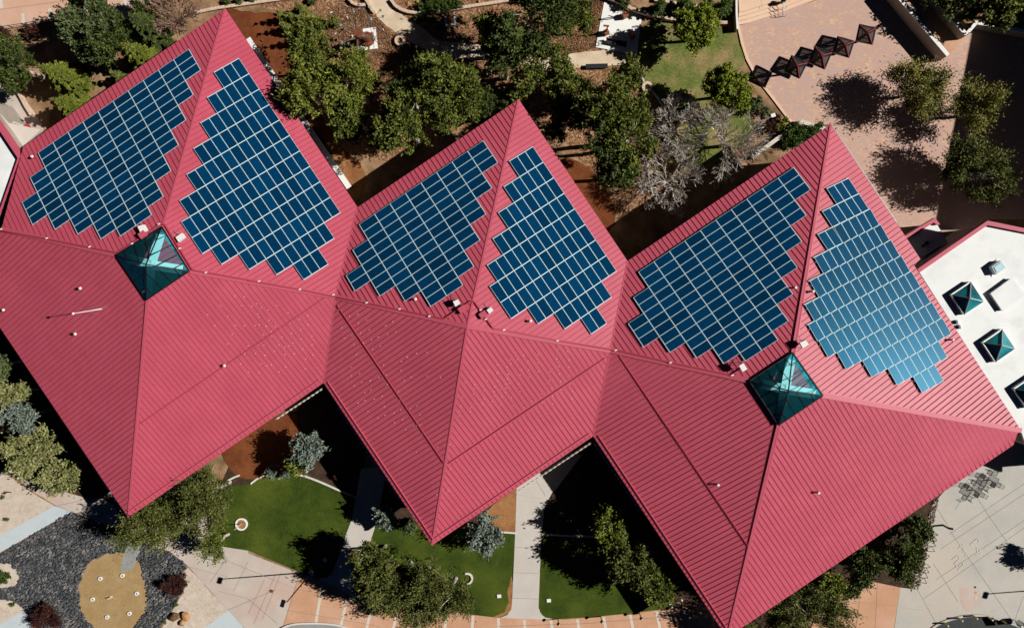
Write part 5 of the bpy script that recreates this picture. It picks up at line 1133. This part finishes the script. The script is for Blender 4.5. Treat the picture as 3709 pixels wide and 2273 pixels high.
MB().tube(zs4(1490, 700, 0), zs4(1440, 850, 5.4), .14, .1, 8).build('leg', RUST, ws)
# framed bronze in the mulch
zf = lambda x, y, z=0: U((1300 + x / 3.5, y / 3.5), z)
r = thing('bronze_on_plinth', 'small bronze figure inside a white square frame on the mulch under the pine shade', 'sculpture', zf(1165, 275))
fr2 = MB(); k = [zf(*p) for p in ((1105, 215), (1220, 208), (1225, 325), (1108, 336))]
for i in range(4): fr2.bar(k[i], k[(i + 1) % 4], .25, .35 + .003 * i)
fr2.build('frame', PALE, r); q = zf(1165, 275); MB().lathe(q, [(.4, 0), (.34, .5), (.2, 1.1), (.28, 1.5), (.12, 2.0)], 9).build('figure', BRONZE, r)
MB().tube(q + up * 1.2, q + Vector((-.6, .3, 1.9)), .14, .08, 7).build('wing', BRONZE, r)
# three sculptures and bench on the white pad
zp = lambda x, y, z=0: U((2140 + x / 6.865, y / 6.865), z)
def sculpt(x, y, label, kind, h=2.4):
    q = zp(x, y); q.z = .05; r = thing('pedestal_sculpture', label, 'sculpture', q)
    MB().box((q.x, q.y, .05 + .45), (.52, .52, .9), .5).build('pedestal', BRONZE, r); t = q + up * .9; m = MB()
    if kind == 0:
        L = [t + Vector((math.sin(a) * .32, math.sin(a) * .12, .75 - math.cos(a) * .75)) for a in [2 * math.pi * i / 20 for i in range(21)]]; m.path(L, .05, 6); m.tube(L[10], L[10] + up * .25, .12, .05, 6); m.tube(t, t + Vector((-.25, .35, .5)), .08, .04, 6)
    elif kind == 1: m.tube(t, t + up * 1.9, .11, .05, 8); m.box((t.x - .1, t.y + .3, t.z + .9), (.65, .12, .3), -.1)
    else: m.tube(t, t + Vector((0, .15, .7)), .14, .07, 8); m.ball(t + Vector((0, .2, .8)), .16, 10)
    m.build('figure', BRONZE, r)
sculpt(828, 432, 'bronze on a pedestal nearest the upper edge of the white pad, with a looped shadow', 0)
sculpt(372, 845, 'bronze on a pedestal near the left edge of the white pad', 1, 2.8)
sculpt(1005, 968, 'dark bronze on a pedestal in the tree shade on the white pad', 2)
r = thing('bench', 'long dark bench in the tree shade on the white pad', 'bench', zp(620, 1105)); a, b = zp(372, 1055, 0), zp(878, 1150, 0)
MB().bar(a, b, .5, .06, lift=.45).build('seat', DARK, r); bk = a + Vector((.0, .24, 0)); bk2 = b + Vector((0, .24, 0)); MB().bar(bk, bk2, .06, .35, lift=.5).build('backrest', DARK, r)
for t in (.08, .92): q = a.lerp(b, t); MB().box((q.x, q.y, .25), (.08, .45, .4), -.2).build('leg', DARK, r)
q = zp(285, 1090); r = thing('litter_ring', 'small empty round stand beside the dark bench', 'stand', q); MB().ring(q, .2, .25, .6, .65, 14).build('hoop', DARK, r)
mb = MB()
for j in range(3): mb.tube(q + Vector((.22 * math.cos(j * 2.1), .22 * math.sin(j * 2.1), .05)), q + Vector((.22 * math.cos(j * 2.1), .22 * math.sin(j * 2.1), .6)), .02, .02, 5)
mb.build('legs', DARK, r)
# bench in shade by the sandy path
r = thing('bench', 'dark bench in deep shade below the sandy path', 'bench', G('a3', 680, 470)); a, b = G('a3', 605, 462), G('a3', 755, 458); MB().bar(a, b, .5, .06, lift=.45).build('seat', DARK, r)
for t in (.1, .9): q = a.lerp(b, t); MB().box((q.x, q.y, .22), (.1, .45, .45), 0).build('leg', DARK, r)
# small sign
q = G('a3', 1872, 806); r = thing('info_sign', 'small white tilted sign between bushes by the plaza kerb', 'sign', q); MB().tube(q, q + up * .8, .04, .04, 6).build('post', GREY, r); MB().box((q.x + .05, q.y + .1, .85), (.5, .4, .05), .3).build('panel', WPAINT, r)
q = G('a4', 1240, 1440); r = thing('post_light', 'small dark post on the brick plaza by the thin tree shadow', 'post', q); MB().tube(q, q + up * 1.0, .07, .07, 8).build('post', DARK, r); MB().lathe(q + up * 1.0, [(.15, 0), (.15, .12), (.05, .18)], 10).build('lamp_head', DARK, r)
# red surveyor-like bent steel piece on the gravel
q = G('c1', 55, 582); r = thing('steel_marker', 'small dark red bent steel piece on the cream gravel', 'marker', q); MB().bar(q + Vector((-.45, .05, .02)), q + Vector((.45, .0, .02)), .12, .1).bar(q + Vector((0, 0, .1)), q + Vector((-.2, -.15, .5)), .1, .08).build('marker_body', RUST, r)
q = G('c2', 1352, 1372, .0); r = thing('info_sign', 'pale sign standing at the edge of the salmon paving under the trees', 'sign', q); MB().tube(q, q + up * 1.2, .04, .04, 6).build('post', GREY, r); MB().box((q.x, q.y, 1.3), (.55, .35, .06), 1.0).build('panel', WPAINT, r)
# cantilever lamp by the bike racks
q = G('c4', 1262, 790); r = thing('parking_post', 'short dark bent post beside the upper bike rack', 'post', G('c4', 1330, 800)); q = G('c4', 1330, 805); MB().tube(q, q + up * 1.2, .12, .1, 8).build('post', DARK, r); MB().bar(q + up * 1.2, q + Vector((.5, -.05, 1.45)), .22, .12).build('head', DARK, r)
# bike racks: upright wavy tubes
zr = lambda x, y, z=0: U((3320 + x / 3.3, 1860 + y / 3.3), z)
def rack(a, b, label):
    r = thing('bike_rack', label, 'bike rack', a, 'wavy bike racks'); d = b - a; pts = []; n = 72; waves = 3.5
    pts.append(a.copy())
    for i in range(n + 1):
        t = i / n; z = .5 - .42 * math.cos(t * waves * 2 * math.pi + math.pi) if False else .52 + .40 * math.sin(t * waves * 2 * math.pi + .6)
        pts.append(a + d * (t + .018 * math.sin(2 * t * waves * 2 * math.pi + 1.2)) + up * z)
    pts.append(b.copy()); MB().path(pts, .032, 6).build('tube', RUST if False else DARK, r)
    for q in (a, b): MB().lathe(q, [(.13, 0), (.13, .02), (.05, .03)], 10).build('foot', RUST, r)
rack(zr(210, 217), zr(165, 438), 'upper of the two wavy bike racks at the rock strip'); rack(zr(118, 597), zr(70, 813), 'lower of the two wavy bike racks at the rock strip')
# mesh tables with chairs
zt_ = lambda x, y, z=0: U((3440 + x / 8.39, 1700 + y / 8.39), z)
def meshpanel(mb, c, w_, d_, rz, z):
    ca, sa = math.cos(rz), math.sin(rz)
    def P(u, v): return Vector((c.x + u * ca - v * sa, c.y + u * sa + v * ca, z))
    for e in (-1, 1): mb.bar(P(-w_ / 2, e * d_ / 2), P(w_ / 2, e * d_ / 2), .05, .03); mb.bar(P(e * w_ / 2, -d_ / 2), P(e * w_ / 2, d_ / 2), .05, .03)
    k = int(w_ / .09)
    for i in range(1, k): u = -w_ / 2 + w_ * i / k; mb.bar(P(u, -d_ / 2), P(u, d_ / 2), .035, .012)
    return P
def table(c, rz, label, lab2):
    r = thing('patio_table', label, 'table', Vector((c.x, c.y, 0))); m = MB(); meshpanel(m, c, 1.15, 1.15, rz, .74); m.build('table_top', WIRE, r); MB().tube((c.x, c.y, 0), (c.x, c.y, .74), .06, .06, 8).ring(c, .05, .4, 0, .03, 12).build('pedestal', WIRE, r)
    for j in range(4):
        an = rz + j * math.pi / 2; q = Vector((c.x + math.cos(an) * 1.0, c.y + math.sin(an) * 1.0, 0)); ch = thing('patio_chair', lab2 % ['right', 'top', 'left', 'bottom'][j], 'chair', q, 'black mesh chairs at the patio tables')
        m = MB(); meshpanel(m, q, .5, .52, an, .45); m.build('seat', WIRE, ch); qb = q + Vector((math.cos(an), math.sin(an), 0)) * .27; t = Vector((-math.sin(an), math.cos(an), 0)) * .26; m = MB()
        for k in range(6): p = qb - t + t * (2 * k / 5); m.tube(p + up * .45, p + up * .95 + Vector((math.cos(an), math.sin(an), 0)) * .12, .014, .014, 4)
        m.tube(qb - t + up * .95 + Vector((math.cos(an), math.sin(an), 0)) * .12, qb + t + up * .95 + Vector((math.cos(an), math.sin(an), 0)) * .12, .02, .02, 5); m.build('backrest', WIRE, ch)
        for sx in (-.22, .22):
            for sy in (-.22, .22):
                p = q + Vector((math.cos(an), math.sin(an), 0)) * sx + Vector((-math.sin(an), math.cos(an), 0)) * sy; MB().tube(p, p + up * .45, .016, .016, 4).build('leg', WIRE, ch)
table(zt_(680, 600), -.52, 'black mesh table on the grey plaza, the one fully in the sun', '%s black mesh chair at the sunlit patio table'); table(zt_(1180, 300), -.52, 'black mesh table at the edge of the roof shade', '%s black mesh chair at the patio table by the roof shade')
# faint chalk lettering left on the grey plaza
CHALK = mat('chalk', (.74, .70, .63), .95); zc_ = lambda x, y: U((3400 + x / 6.8625, 1880 + y / 6.8625), .004 * (LAYER[0] + 4) + .002); mb = MB()
for ln in ([(335, 1000), (470, 890), (515, 920), (525, 965)], [(385, 1085), (520, 990)], [(395, 1120), (440, 1090)], [(430, 1130), (450, 1185), (490, 1195), (530, 1150)], [(585, 1065), (615, 1085), (612, 1125), (475, 1255)], [(785, 605), (890, 540), (965, 460)], [(890, 550), (850, 600)], [(785, 610), (830, 650), (890, 660)], [(975, 470), (1005, 530), (990, 570)], [(910, 660), (975, 690), (970, 725), (930, 745)], [(1005, 745), (1045, 765)], [(960, 760), (965, 820)], [(930, 900), (1060, 850)], [(490, 720), (560, 660)], [(580, 600), (610, 640)], [(580, 760), (640, 735), (670, 755)], [(600, 820), (640, 790)], [(670, 860), (700, 840)], [(660, 880), (680, 930)]):
    for a, b in zip(ln, ln[1:]): mb.bar(zc_(*a), zc_(*b), .06, .001)
tag(mb.build('chalk_writing', CHALK), 'faint white chalk lettering on the grey plaza', 'chalk writing')
